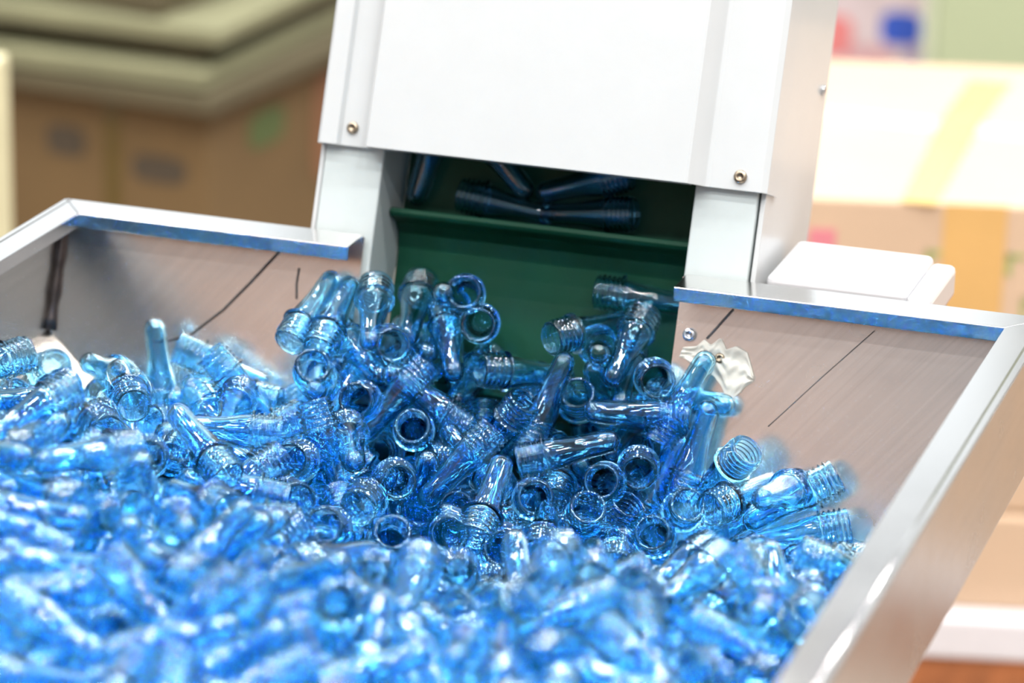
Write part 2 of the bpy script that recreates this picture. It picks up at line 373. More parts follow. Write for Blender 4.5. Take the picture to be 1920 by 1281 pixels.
# outer surface runs up the outside, inner surface comes back: faces point away from the plastic
neck_me, _, _ = shell('threaded_neck', [IN_NECK + OUT_NECK[1:]], SEG)
body_me, _, _ = shell('tapered_body', [OUT_BODY], SEG)
vsb = []; fsb = []
body_me, _, _ = shell('tapered_body', [OUT_BODY, IN_BODY], SEG)
PRE = [
(2774,-6894,-175,927,-275,-252,-1,2),
(3136,-6235,-98,749,-220,-624,-1,4),
(6115,-5617,-353,839,-317,-440,-1,2),
(3902,-1049,-931,-571,-433,-696,25,22),
(2380,-4125,-246,-595,-800,59,-1,3),
(4007,-6271,-110,-619,-557,-552,-1,3),
(4014,-841,-1259,898,374,229,24,20),
(5162,-185,-965,-953,-296,40,6,21),
(2637,-3176,-756,-759,531,374,56,11),
(5761,-5674,-127,-672,312,-670,-1,3),
(3161,-475,-698,-541,-432,-720,29,22),
(4746,-6847,-475,606,791,72,-1,2),
(3485,-6944,-438,892,364,265,-1,2),
(4592,533,-412,-92,-875,-472,47,22),
(3919,-6991,-589,776,263,571,-1,2),
(1490,-3243,-209,-499,-804,-322,-1,9),
(4122,746,-364,997,49,-39,50,20),
(6357,-4436,-746,943,-3,-331,-1,2),
(4669,-4801,-423,178,-978,-104,-1,1),
(4114,-2098,-1389,-27,886,461,23,23),
(5968,-4857,-454,-680,-712,-167,-1,3),
(4703,-6863,-304,-597,-775,-203,-1,3),
(5186,-430,-1550,176,380,907,7,23),
(2580,-1421,-766,392,-192,-899,27,22),
(2625,-2140,-785,-930,-358,64,-1,9),
(3489,-203,-793,751,633,-184,3,20),
(6366,-285,-1227,-774,-420,-471,14,15),
(2508,107,-307,274,-892,-356,34,19),
(6209,-5175,-344,474,-647,-596,-1,4),
(2306,-596,-659,-3,893,448,36,23),
(6387,-3534,-588,640,-97,-761,-1,4),
(5574,-991,-1361,417,907,29,12,14),
(2060,-581,-643,122,880,456,35,23),
(5329,-5719,-492,185,-961,203,-1,1),
(1782,-5398,-300,976,211,-34,-1,2),
(3235,-5486,-569,330,838,432,-1,5),
(4862,-6365,-603,-178,923,339,-1,0),
(5739,-579,-1010,-604,295,-739,8,16),
(3993,6,-544,566,823,21,48,20),
(3968,-446,-1294,257,397,880,4,23),
(4069,-7310,-166,222,-800,-555,-1,4),
(6522,-478,-1537,-908,-367,-200,15,15),
(3757,-6161,-196,-879,452,-142,-1,3),
(5789,-6585,-406,-254,966,37,-1,0),
(7175,-4548,-484,-382,615,-689,-1,0),
(6640,-2688,-900,914,213,-343,-1,14),
(6240,-3142,-791,-380,-891,-243,-1,3),
(2737,542,-377,171,-919,-352,40,19),
(3038,253,-469,385,-802,-454,41,22),
(4677,-6259,-183,-389,842,-372,-1,0),
(5410,-4124,-494,-60,-993,-94,-1,1),
(3345,-2460,-1142,-69,996,-31,19,18),
(4962,-306,-1153,372,416,829,52,23),
(6087,-341,-1334,-146,-970,187,13,13),
(2465,-5465,-493,-720,-484,496,-1,3),
(6039,-6004,-399,-765,552,-328,-1,0),
(1547,-968,-665,634,141,-759,-1,10),
(2372,-4992,-343,-913,401,-63,-1,3),
(6698,-3755,-796,162,-957,235,-1,1),
(3816,-5349,-619,793,-284,537,-1,2),
(4873,-5652,-564,630,-762,-141,-1,1),
(3078,-4189,-577,-815,566,-114,66,6),
(1464,-2186,-708,-555,829,46,58,6),
(3500,-511,-1172,-841,-85,532,0,21),
(2735,-4908,-355,-754,511,-409,-1,0),
(2733,-1114,-1040,435,-898,-45,30,19),
(4043,-5930,-232,-335,-725,-600,-1,4),
(967,-499,-1441,-231,258,937,57,11),
(3133,-7954,-196,567,754,-329,-1,2),
(2815,-4496,-539,475,-839,263,-1,1),
(399,-1727,-579,-585,-801,-121,-1,9),
(6711,-5631,-522,186,757,-624,-1,0),
(2805,-2554,-786,-551,-741,-382,-1,9),
(3054,-5766,-488,-865,-416,278,-1,3),
(3942,-448,-900,-545,128,-827,26,22),
(2999,-2931,-962,-952,-250,169,64,9),
(4942,-737,-1255,-276,958,-65,9,18),
(3163,-6019,-392,-774,-624,99,-1,3),
(3302,-1170,-1840,239,-208,947,32,23),
(1854,-1062,-902,214,-972,-83,-1,7),
(7049,-5578,-595,126,972,-192,-1,0),
(1060,-504,-835,862,312,-397,-1,8),
(3904,-7954,-288,-184,981,33,-1,0),
(4706,-1235,-1379,-304,673,-673,18,18),
(2411,-4275,-555,385,-658,645,-1,1),
(4279,-201,-873,-132,667,-732,-1,18),
(1852,-4450,-139,-860,93,-500,-1,9),
(3237,-1029,-1013,-235,836,-494,1,18),
(4488,-3531,-1078,-349,912,-208,63,18),
(4905,-169,-716,-385,902,-189,51,18),
(5401,-977,-1351,-411,694,-589,10,18),
(3439,-123,-461,-249,933,-256,46,18),
(1375,-859,-1040,745,-542,-387,-1,10),
(5199,-1213,-1518,-126,846,-516,11,18),
(4922,-894,-1445,-466,233,-853,-1,22),
(5128,-4095,-1054,-364,847,384,-1,0),
(2244,-139,-623,774,-569,-276,39,20),
(2341,-804,-715,-293,754,-586,37,18),
(5642,-4230,-667,-271,956,-101,70,0),
(3403,-3540,-848,-763,-397,-507,-1,9),
(6827,-6084,-623,-972,50,226,-1,3),
(2710,-861,-931,-71,931,-356,2,18),
(3641,-2536,-1251,-327,658,-677,20,18),
(4332,-1356,-1314,-364,833,-415,16,18),
(4715,-952,-1276,-120,917,-378,17,18),
(4301,-5704,-471,-840,-465,-276,-1,3),
(4288,-4658,-692,-263,940,-212,62,0),
(2391,-6727,-570,858,216,464,-1,2),
(3947,-2185,-1356,-268,890,-366,21,18),
(3428,-1855,-1140,-439,857,-267,31,18),
(2889,-519,-572,-492,822,-282,33,18),
(3286,-38,-237,-243,892,-380,43,18),
(1155,-4612,-262,964,-220,142,-1,2),
(3411,-6777,-362,-466,812,-348,-1,0),
(3002,-4736,-820,773,-88,627,-1,2),
(1754,-3246,-520,-698,709,-89,54,6),
(4259,-5928,-565,570,-812,119,-1,1),
(6066,-4797,-407,260,759,-596,-1,0),
(2695,-2148,-979,-22,941,-334,28,18),
(3480,-4082,-941,464,876,-123,-1,20),
(4834,-4719,-761,103,677,-727,-1,0),
(4013,-1169,-1368,-772,543,328,-1,23),
(4579,-2023,-1479,-223,970,84,69,18),
(6056,-6175,-473,90,-975,-200,-1,1),
(4331,-859,-1526,-264,910,317,-1,18),
(5973,-2427,-1048,-439,-864,-244,-1,21),
(3371,-3199,-996,-116,876,-466,61,18),
(4195,541,-704,311,-928,197,49,19),
(5708,-3112,-984,-714,-584,-384,-1,21),
(4865,-524,-1772,342,411,843,72,23),
(6904,-3430,-821,316,-947,-37,-1,1),
(2985,-1974,-1243,570,-645,-507,-1,22),
(527,-288,-1240,-11,-883,468,60,7),
(6377,-4950,-590,-913,92,-396,-1,3),
(3366,440,-900,-74,-972,-219,-1,19),
(4322,-2093,-1442,-339,800,-493,22,18),
(4401,327,-1326,-50,-544,836,5,19),
(268,-1009,-923,-648,548,-526,59,6),
(4447,-983,-1684,811,-540,222,67,19),
(4680,-4963,-787,873,-465,-138,-1,2),
(2778,-5302,-592,397,-632,664,-1,1),
(2760,-532,-1465,37,976,-212,-1,18),
(3084,-6969,-549,-225,-973,-34,-1,1),
(1968,-580,-1158,-989,-77,116,-1,9),
(6715,-3257,-1258,-377,799,467,-1,17),
(6171,-3481,-1186,227,963,138,-1,12),
(4474,552,-712,184,-931,-313,-1,19),
(4780,199,-956,896,-419,138,53,20),
(5129,-1969,-1519,-245,967,-49,68,18),
(2534,-118,-860,-108,-926,-358,-1,22),
(4392,-1462,-1666,-915,-235,325,-1,21),
(4096,-5011,-530,641,-752,147,-1,1),
(2113,-2798,-712,-550,505,-664,55,6),
(2814,-4354,-967,782,429,451,-1,8),
(4653,391,-1132,-69,-972,-221,-1,19),
(6694,-4987,-782,-781,-623,-3,-1,3),
(358,-3021,-617,968,31,246,-1,8),
(3427,91,-1184,198,-645,-737,-1,22),
(3605,-5604,-653,-61,985,154,-1,0),
(1219,-4077,-772,461,665,585,-1,11),
(2996,566,-621,184,-845,501,42,19),
(1344,-1641,-1031,142,856,-495,-1,6),
(1733,-6281,-34,926,108,-360,-1,2),
(2149,-3461,-577,-404,862,-302,-1,6),
(6533,-3616,-1267,-111,764,634,-1,5),
(2692,-3664,-707,889,-397,-224,-1,8),
(3321,-981,-1284,556,784,-271,-1,20),
(4589,-5582,-583,70,-968,-237,-1,1),
(1330,-2289,-763,-519,-852,-54,-1,9),
(4572,-3969,-1269,641,-441,627,-1,1),
(846,-2730,-500,-659,-13,-750,-1,9),
(2429,-1198,-980,-737,-566,-367,-1,9),
(586,-910,-1154,6,862,-505,-1,6),
(2874,-993,-1413,-860,77,502,-1,21),
(2233,-209,-983,231,-963,133,38,19),
(3728,-1410,-1470,-53,881,-468,-1,18),
(2141,-3033,-859,-392,722,-568,-1,6),
(5313,-635,-1808,815,410,406,73,14),
(2826,476,-839,314,-934,165,44,19),
(3144,-3140,-1022,-948,-315,9,-1,9),
(1787,-3466,-513,-340,-880,-330,-1,9),
(5161,-4933,-707,135,400,-905,-1,4),
(1173,-4984,-35,913,35,-403,-1,2),
(3730,-5005,-594,813,311,-491,-1,2),
(3060,-2893,-973,-680,678,-275,65,18),
(2117,-3690,-475,-698,-705,-113,-1,9),
(3469,-7199,-526,990,-119,55,-1,2),
(3722,-6484,-853,-624,-654,426,-1,3),
(1883,-4174,-368,318,-886,-335,-1,1),
(1894,-279,-1169,761,-165,-626,-1,22),
(6788,-4185,-996,-986,137,84,-1,3),
(1725,-300,-1361,-876,-448,173,-1,9),
(3846,-5781,-417,-975,184,119,-1,3),
(6725,-1984,-1173,792,-294,-533,-1,16),
(4762,-3124,-1271,-812,-416,-407,-1,21),
(2640,-6411,-861,229,-897,375,-1,1),
(3028,-1424,-1399,-832,543,-103,-1,18),
(2908,-5148,-574,920,258,-290,-1,2),
(2325,-5067,-514,-278,-863,-420,-1,4),
(4569,89,-1894,-258,-667,697,-1,19),
(1758,-1272,-1209,-206,-931,299,-1,7),
(2676,-2715,-1479,851,509,122,-1,20),
(6122,-6863,-323,-920,244,-304,-1,3),
(3361,-6043,-518,-456,857,-235,-1,0),
(2794,-5596,-732,-682,-442,582,-1,3),
(2633,-4138,-874,-562,-821,93,-1,3),
(3589,-4322,-834,-841,204,-500,-1,9),
(1043,-1230,-947,-415,691,-590,-1,6),
(4277,-2277,-1670,287,-880,376,-1,19),
(5492,-6733,-787,-610,749,256,-1,0),
(2227,-3919,-781,-875,-478,70,-1,9),
(3063,-6885,-503,-253,945,-201,-1,0),
(3261,-1751,-1482,-984,168,-40,-1,21),
(2716,-6072,-659,631,660,-406,-1,2),
(4878,-6936,-482,659,-715,232,-1,1),
(4189,-3591,-1197,913,-404,-4,-1,20),
(3720,-4799,-668,-796,529,-291,-1,0),
(5040,-7501,-548,-835,-244,491,-1,3),
(4026,-1349,-1482,-377,-186,-906,-1,22),
(2864,-290,-920,-310,905,289,-1,18),
(4502,-569,-1493,342,-123,-931,-1,22),
(2122,-1777,-1076,475,702,-529,-1,20),
(2949,-7586,-291,-467,879,-79,-1,0),
(7205,-2958,-876,-294,-893,-339,-1,3),
(3644,-682,-1731,-681,657,-320,-1,18),
(4127,-1196,-1698,-506,847,157,-1,18),
(6371,-2615,-958,-497,426,-754,-1,12),
(4130,-5640,-730,266,953,-135,-1,0),
(5563,-5863,-761,-59,-942,328,-1,1),
(2085,-3583,-862,976,207,50,-1,8),
(1814,-1907,-972,883,-456,-97,-1,8),
(4143,-6426,-436,-667,-653,-356,-1,3),
(1319,-2681,-775,603,-642,-472,-1,10),
(2787,-6285,-628,-954,22,296,-1,3),
(4472,329,-1720,-51,-763,643,-1,19),
(3133,521,-1028,241,-859,-450,-1,22),
(6717,-3829,-1117,-985,-122,116,-1,3),
(3517,98,-1544,359,522,772,-1,23),
(4666,-5687,-912,890,397,221,-1,2),
(6565,-662,-1748,968,-212,125,-1,14),
(3107,-1219,-1601,150,948,-277,-1,18),
(3113,181,-1855,454,230,860,-1,23),
(1940,-3535,-771,-622,557,-549,-1,6),
(2121,-6426,-734,812,525,-252,-1,2),
(3116,143,-1537,-318,-826,463,-1,19),
(3447,-110,-1701,-988,54,-135,-1,21),
(2532,-3930,-1163,-965,37,257,-1,9),
(5979,-5092,-721,-152,-862,-481,-1,4),
(1286,-2991,-319,-259,-823,-503,-1,10),
(3702,-177,-1131,531,584,-612,-1,20),
(4580,-5321,-998,993,-18,-112,-1,2),
(1028,-3332,-575,-989,86,-116,-1,9),
(458,-1221,-986,54,-997,-9,-1,7),
(5432,-2837,-1183,559,623,-545,-1,20),
(5039,-2348,-1387,-323,-928,179,-1,19),
(4816,-1086,-1767,754,566,-332,-1,20),
(3329,-317,-1268,-780,568,260,-1,21),
(5780,-1013,-1700,820,568,-60,-1,14),
(5659,-5200,-799,-497,-863,-75,-1,3),
(5917,-4675,-855,-674,678,-289,-1,0),
(6860,-3693,-1101,126,-968,-211,-1,1),
(3295,-6528,-877,383,719,578,-1,5),
(4679,-5091,-1097,590,798,-112,-1,2),
(2617,-5231,-612,328,917,-222,-1,0),
(2894,-3495,-1143,-723,-542,425,-1,9),
(3077,-234,-1705,-212,-956,199,-1,19),
(2285,-551,-1760,372,-926,39,-1,19),
(2881,-5583,-843,-11,997,-70,-1,0),
(74,-1993,-977,-146,985,-76,-1,6),
(1236,-1125,-1430,-891,-173,418,-1,9),
(1020,-2105,-900,730,406,-548,-1,8),
(5406,-5073,-716,690,703,163,-1,2),
(6492,-2429,-1347,-556,827,-69,-1,12),
(-14,-3035,-709,723,680,109,-1,8),
(1138,-5385,-13,876,324,-355,-1,2),
(2977,357,-1447,-703,-412,578,-1,21),
(3760,-1542,-1783,454,-867,199,-1,19),
(3685,168,-1057,954,289,-62,74,20),
(1302,-1808,-1646,-376,636,673,-1,11),
(1660,-6032,-294,975,-37,-215,-1,2),
(1943,-1121,-1304,919,382,-87,-1,20),
(5909,-3152,-1531,-921,-7,386,-1,21),
(2044,-747,-1234,774,307,-552,-1,20),
(7472,-4716,-595,-792,116,-598,-1,3),
(2657,124,-1474,-157,-897,410,-1,19),
(2102,-2339,-992,289,-954,72,-1,7),
(4924,-169,-889,212,-265,-940,71,22),
(3449,-759,-2241,39,-273,960,-1,23),
(4127,-586,-1705,-809,584,57,-1,18),
(4314,-5655,-916,546,-835,-47,-1,1),
(6278,-1881,-1442,612,408,-676,-1,14),
(6489,-1348,-1566,828,557,-50,-1,14),
(2630,-3999,-957,985,38,-163,-1,8),
(6704,-4800,-970,-76,790,-607,-1,0),
(3348,-370,-1548,-69,-986,143,-1,19),
(5245,-3038,-1297,-228,803,-549,-1,18),
(6039,-2910,-1114,-428,-865,-257,-1,21),
(6537,-4446,-1136,-928,197,312,-1,3),
(4666,-219,-2162,-455,-316,831,-1,23),
(4107,-783,-1788,465,-811,-353,-1,19),
(2885,318,-934,308,-935,172,45,19),
(-162,-8181,-878,845,-501,-180,-1,2),
(-135,-7910,-877,991,29,-121,-1,2),
(643,-6999,-805,-974,-104,-195,-1,3),
(-78,-6658,-880,-144,985,88,-1,0),
(-150,-5593,-861,553,-831,-48,-1,1),
(-159,-5382,-885,789,610,-60,-1,8),
(-132,-4897,-838,535,665,-519,-1,8),
(1324,-3363,-787,-752,-234,-615,-1,9),
(520,-3781,-1329,44,986,-153,-1,6),
(592,-8269,-887,281,-943,-170,-1,1),
(964,-8441,-881,-276,955,-95,-1,0),
(453,-7540,-893,712,686,142,-1,2),
(625,-6774,-857,864,382,323,-1,2),
(872,-6275,-803,-778,610,-146,-1,0),
(699,-5590,-804,575,804,-144,-1,2),
(965,-4903,-740,-827,332,-452,-1,9),
(938,-4004,-1258,-976,214,8,-1,9),
(816,-3065,-1594,-89,-983,153,-1,7),
(1018,-2611,-1692,-868,148,472,-1,9),
(1277,-2453,-1774,-769,595,228,-1,9),
(1275,-1364,-1905,-547,-771,323,-1,9),
(1927,-503,-1873,-969,-151,-188,-1,9),
(1229,-585,-1850,-857,-225,462,-1,9),
(859,-8627,-892,991,85,-89,-1,2),
(1024,-7797,-840,619,-768,-158,-1,1),
(1348,-7752,-822,-220,969,-103,-1,0),
(1504,-6501,-804,-764,-627,-144,-1,3),
(1182,-6443,-804,-231,961,-144,-1,0),
(1284,-5127,-804,-48,-987,-144,-1,1),
(1490,-5038,-787,-529,825,-195,-1,6),
(1651,-3474,-1528,-778,-581,235,-1,9),
(1226,-2965,-1606,756,-642,-119,-1,7),
(1980,-2668,-1821,-977,-167,128,-1,9),
(1577,-1775,-1951,-113,-961,247,-1,7),
(1769,-1330,-2011,-773,-628,75,-1,9),
(2121,-736,-1942,-924,-293,-242,-1,9),
(3551,-1040,-2201,-293,-925,237,-1,19),
(2234,-9012,-840,-952,249,-171,-1,3),
(1908,-8470,-842,-31,994,-92,-1,0),
(1740,-7567,-804,957,249,-144,-1,2),
(1427,-6128,-805,614,-774,-144,-1,1),
(1931,-5787,-804,24,-988,-144,-1,1),
(2090,-5082,-805,-444,-883,-144,-1,3),
(2334,-4324,-1055,-994,-31,-97,-1,9),
(2083,-3536,-1546,121,-894,428,-1,7),
(2009,-3548,-1589,-79,918,-386,-1,6),
(2281,-3032,-1797,-392,879,-268,-1,6),
(1706,-2080,-1876,900,-329,-283,-1,8),
(2080,-1943,-1984,905,262,-333,-1,20),
(2361,-1176,-2126,-141,-883,444,-1,19),
(3208,-791,-2073,-570,768,288,-1,18),
(2500,-8735,-855,-531,846,-13,-1,0),
(2313,-7576,-796,190,-966,-168,-1,1),
(2849,-7086,-805,-242,-959,-144,-1,1),
(2373,-6536,-805,-57,-987,-144,-1,1),
(2381,-5706,-804,409,900,-144,-1,0),
(2492,-4128,-1166,757,-649,-65,-1,7),
(2474,-3889,-1334,582,404,-704,-1,8),
(2648,-3506,-1759,198,874,-441,-1,6),
(3056,-2731,-2099,-803,594,-10,-1,18),
(3002,-1938,-2214,-921,-269,278,-1,21),
(2541,-1453,-2111,974,-75,-211,-1,20),
(3236,-8289,-812,140,-975,-169,-1,1),
(2797,-7916,-798,911,-380,-155,-1,2),
(2961,-7805,-804,261,953,-144,-1,0),
(2943,-7071,-826,188,980,-47,-1,0),
(3344,-6048,-820,-935,-344,-74,-1,3),
(3224,-5483,-856,-183,948,-255,-1,0),
(3205,-4088,-1519,5,-785,617,-1,1),
(3075,-3637,-1749,924,-203,-321,-1,20),
(3133,-2819,-2132,104,-983,146,-1,19),
(3527,-2752,-2270,-797,598,66,-1,18),
(3191,-2038,-2189,667,-641,-377,-1,22),
(2998,-1797,-2171,941,173,-287,-1,20),
(3611,11,-1852,32,-923,-380,-1,22),
(4007,-8624,-842,-767,-631,-102,-1,3),
(3539,-8631,-823,655,741,-139,-1,2),
(3635,-6975,-802,-213,-965,-147,-1,1),
(4267,-6903,-822,-990,81,-109,-1,3),
(4185,-6312,-639,-626,616,-476,-1,0),
(4016,-4933,-1067,226,-971,69,-1,1),
(4002,-4641,-1258,-99,721,-684,-1,0),
(4063,-3629,-2079,-971,223,71,-1,21),
(3325,-3091,-2148,935,152,-316,-1,20),
(3969,-2359,-2413,345,-932,-105,-1,19),
(4041,-2212,-2456,-904,392,167,-1,21),
(4064,-1573,-2362,-625,-695,354,-1,21),
(3950,-1292,-2306,-81,948,305,-1,18),
(3884,-521,-2017,184,971,147,-1,18),
(4782,-8518,-857,-785,-604,-128,-1,3),
(4390,-7775,-823,-317,-935,-154,-1,3),
(4641,-7309,-890,744,-634,206,-1,1),
(4385,-7152,-824,300,938,-169,-1,0),
(4501,-6425,-836,-565,797,-208,-1,0),
(4432,-5552,-935,-109,925,-362,-1,0),
(5000,-4207,-1550,-974,-35,-218,-1,3),
(4104,-4048,-1694,394,609,-687,-1,20),
(4175,-3212,-2311,933,248,-257,-1,20),
(4507,-2341,-2021,-235,-667,-706,-1,22),
(4164,-2191,-2437,923,-383,0,-1,20),
(4054,-1984,-2403,837,526,-146,-1,20),
(4268,-1617,-2452,-128,974,184,-1,18),
(4048,-530,-2021,890,-191,-412,-1,20),
(5528,-8899,-910,-976,-192,-87,-1,3),
(4786,-8439,-857,579,796,-170,-1,2),
(5443,-7742,-890,-704,703,-88,-1,0),
(5189,-6839,-861,-468,873,-134,-1,0),
(5026,-6246,-862,764,603,-225,-1,2),
(4714,-4597,-1315,873,388,-294,-1,2),
(5328,-3702,-1920,-938,188,-289,-1,21),
(5057,-3101,-2350,-770,-620,145,-1,21),
(5206,-2348,-2404,-646,-748,-144,-1,21),
(4857,-2284,-2451,674,733,81,-1,20),
(4655,-2081,-2401,430,889,-147,-1,18),
(5120,-643,-2375,-514,-836,-186,-1,21),
(4722,-945,-2413,-861,181,474,-1,21),
(6005,-8965,-955,-822,564,-67,-1,0),
(5166,-8175,-875,854,-470,-220,-1,2),
(5577,-7236,-892,812,-533,-234,-1,2),
(5879,-7174,-917,120,981,-149,-1,0),
(5419,-6423,-881,772,596,-217,-1,2),
(6025,-4889,-1052,-666,-744,-24,-1,3),
(5934,-4794,-1117,-481,686,-545,-1,0),
(5668,-3670,-1841,-778,-600,182,-1,3),
(5585,-3619,-1965,-512,625,-587,-1,18),
(5230,-2624,-2450,926,-366,84,-1,20),
(5465,-2491,-2405,-7,989,-144,-1,18),
(5839,-1822,-2404,-747,647,-145,-1,18),
(6106,-1060,-2405,-972,-180,-144,-1,15),
(5281,-1220,-2175,-321,-813,-483,-1,22),
(6730,-8644,-1025,-879,-472,-55,-1,3),
(6686,-8116,-1014,-862,502,-50,-1,0),
(6831,-7798,-1036,-603,794,-66,-1,0),
(6182,-7099,-950,405,894,-188,-1,0),
(6521,-5830,-978,-382,-916,-109,-1,3),
(6243,-5056,-1045,-228,-973,-5,-1,1),
(5964,-4285,-1422,969,-23,-240,-1,2),
(6323,-4045,-1595,-748,459,-478,-1,0),
(6234,-3671,-1856,-786,381,-485,-1,18),
(6224,-2919,-2218,-617,664,-419,-1,18),
(6507,-2010,-2405,-913,-378,-144,-1,15),
(5970,-1880,-2404,926,346,-144,-1,14),
(5743,-1393,-2334,953,-161,-253,-1,14),
(5845,-1687,-2247,747,145,648,-1,14),
(6804,-9008,-1031,955,149,-251,-1,2),
(6691,-8440,-1021,501,840,-202,-1,2),
(6757,-7185,-1065,595,-801,-51,-1,1),
(7153,-6743,-1095,-651,757,-31,-1,0),
(7233,-6293,-1122,-770,636,10,-1,0),
(7279,-5144,-1229,-557,-808,189,-1,3),
(7388,-4785,-1300,-394,748,-533,-1,0),
(7419,-3726,-1322,-535,-270,-799,-1,4),
(6987,-3600,-2001,47,962,-265,-1,12),
(6500,-2926,-2183,-795,-604,-33,-1,21),
(6959,-2302,-2306,-848,429,307,-1,15),
(6853,-1978,-2442,-795,412,443,-1,17),
(6756,-1194,-2456,324,-924,199,-1,13),
(6310,-1030,-2456,489,-842,225,-1,13),
(7492,-8031,-1114,-253,958,-126,-1,0),
(7421,-6498,-1144,81,-991,-100,-1,1),
(7091,-5675,-1121,555,-806,-202,-1,1),
(7140,-3365,-1767,-6,940,-339,-1,12),
(-188,-7228,-848,831,-536,-140,-1,2),
(-122,-6730,-819,228,-883,407,-1,1),
(326,-6575,-885,-264,-746,609,-1,1),
(431,-6325,-891,580,-439,685,-1,1),
(437,-6218,-592,-432,873,-224,-1,0),
(171,-5530,-830,708,700,-75,-1,2),
(-197,-4205,-847,912,-299,-279,-1,8),
(657,-4265,-1167,-904,407,120,-1,9),
(736,-2964,-1137,444,-809,-382,-1,7),
(741,-2970,-1533,-503,596,624,-1,11),
(290,-1738,-1139,338,-831,-439,-1,10),
(1952,-1470,-1828,400,837,-371,-1,18),
(644,-8954,-920,-982,-148,-110,-1,3),
(799,-8103,-603,-829,-67,-554,-1,3),
(728,-7338,-555,981,125,-138,-1,2),
(601,-7085,-513,853,491,-171,-1,2),
(395,-5566,-853,766,-611,195,-1,1),
(1128,-4832,-663,-286,-948,130,-1,1),
(1082,-4251,-1100,-863,-412,290,-1,9),
(1215,-3788,-1143,86,-987,129,-1,7),
(1327,-3498,-1519,-564,810,154,-1,6),
(1153,-2450,-1221,-103,-771,-627,-1,10),
(1361,-2134,-1306,-923,-286,-254,-1,9),
(604,-1822,-1502,963,-149,219,-1,8),
(1064,-1362,-1595,194,827,-526,-1,6),
(704,-992,-1513,969,215,-113,-1,8),
(669,-9001,-628,857,42,-512,-1,2),
(1669,-8829,-608,-90,906,-412,-1,0),
(1437,-7604,-730,757,159,632,-1,2),
(1563,-6914,-878,-766,-246,592,-1,3),
(1041,-5544,-672,377,-924,49,-1,1),
(1752,-5393,-709,-934,-74,348,-1,3),
(1724,-4872,-830,-372,897,-235,-1,6),
(1528,-4190,-1153,112,984,-131,-1,6),
(2067,-3128,-1330,-732,243,-635,-1,9),
(1270,-2599,-1515,962,204,-176,-1,8),
(1150,-1898,-1876,497,-615,610,-1,7),
(1841,-1600,-1688,-636,771,17,-1,6),
(1280,-1196,-1996,944,261,195,-1,8),
(1297,-892,-1854,949,237,204,-1,8),
(2318,-8769,-584,-800,283,-528,-1,3),
(2057,-8501,-580,178,976,-114,-1,0),
(2369,-7435,-623,-950,231,203,-1,3),
(1625,-6504,-525,338,-765,-547,-1,4),
(1504,-5619,-858,373,-877,298,-1,1),
(2094,-5885,-526,-320,941,-100,-1,0),
(2076,-4971,-855,-316,948,-12,-1,6),
(1889,-4206,-1146,-95,889,-447,-1,6),
(2381,-3475,-1763,-312,840,442,-1,11),
(2291,-2905,-1521,617,659,-427,-1,8),
(2688,-2224,-1893,-937,-294,182,-1,9),
(2586,-1287,-1754,-109,-970,-215,-1,19),
(2422,-839,-2041,615,-773,149,-1,19),
(2367,-8988,-829,906,400,-129,-1,2),
(2592,-7947,-604,143,-874,-462,-1,4),
(2493,-6870,-585,60,-953,-295,-1,1),
(2481,-5839,-803,-747,-567,343,-1,3),
(2515,-4749,-804,-376,-914,-145,-1,3),
(3022,-4700,-1004,-989,135,-48,-1,3),
(2990,-3633,-1550,-105,-951,286,-1,7),
(2836,-3187,-1822,796,230,558,-1,20),
(3030,-2678,-1733,-884,-297,-357,-1,9),
(2803,-2349,-1904,694,695,-182,-1,20),
(3294,-1778,-1767,-911,148,-382,-1,21),
(3390,-8966,-594,-861,-110,-494,-1,3),
(3050,-7719,-508,214,-970,-103,-1,1),
(3322,-7509,-616,-63,949,-305,-1,0),
(3413,-4080,-1222,512,-838,-185,-1,1),
(3744,-3670,-1571,-886,-455,-71,-1,21),
(3139,-2805,-1742,708,-609,-353,-1,22),
(3062,-2376,-1832,617,-716,-325,-1,19),
(3799,-2287,-1851,-941,-23,-334,-1,21),
(3675,-1636,-2087,-514,-761,393,-1,21),
(3250,-7656,-689,605,-722,-333,-1,1),
(3603,-7625,-858,779,-577,242,-1,1),
(3894,-7100,-793,285,-941,-179,-1,1),
(3744,-6280,-824,-625,762,-163,-1,0),
(3376,-5254,-975,954,130,267,-1,2),
(3652,-4818,-1103,951,50,-301,-1,2),
(4173,-3504,-1743,-728,-675,-106,-1,21),
(4154,-3212,-2324,-952,-189,236,-1,21),
(4247,-2748,-2069,-917,-54,-392,-1,21),
(3581,-2604,-2183,659,749,45,-1,20),
(3736,-2090,-1911,583,807,-88,-1,20),
(3735,-1310,-1966,338,931,128,-1,20),
(4239,-56,-1925,184,-955,228,-1,19),
(4670,-8079,-861,-579,-811,-69,-1,3),
(4931,-7849,-930,-772,99,627,-1,5),
(4555,-7692,-835,-594,795,-115,-1,0),
(4781,-6377,-666,-26,-923,-381,-1,4),
(4558,-4893,-732,-97,297,-949,-1,4),
(4618,-4505,-1446,-851,522,29,-1,3),
(5069,-3940,-1782,-869,430,-240,-1,18),
(3940,-3240,-1798,608,-351,-711,-1,22),
(4549,-2620,-1737,-254,-422,-869,-1,22),
(4074,-2541,-2127,435,898,-54,-1,20),
(4181,-1719,-2131,949,219,-220,-1,20),
(3961,-1235,-1941,853,-255,-453,-1,20),
(5543,-8562,-756,-974,147,169,-1,3),
(4849,-8024,-562,900,150,-406,-1,2),
(5140,-6898,-914,488,-843,220,-1,1),
(4766,-6050,-861,760,598,-251,-1,2),
(5428,-3502,-1666,-678,416,-605,-1,18),
(4768,-3329,-1899,-249,726,-640,-1,18),
(4601,-2565,-2181,918,-393,-29,-1,20),
(4995,-2425,-2081,-793,515,-323,-1,18),
(5041,-1354,-1995,-201,-904,-375,-1,22),
(5519,-1024,-2475,-427,719,546,-1,23),
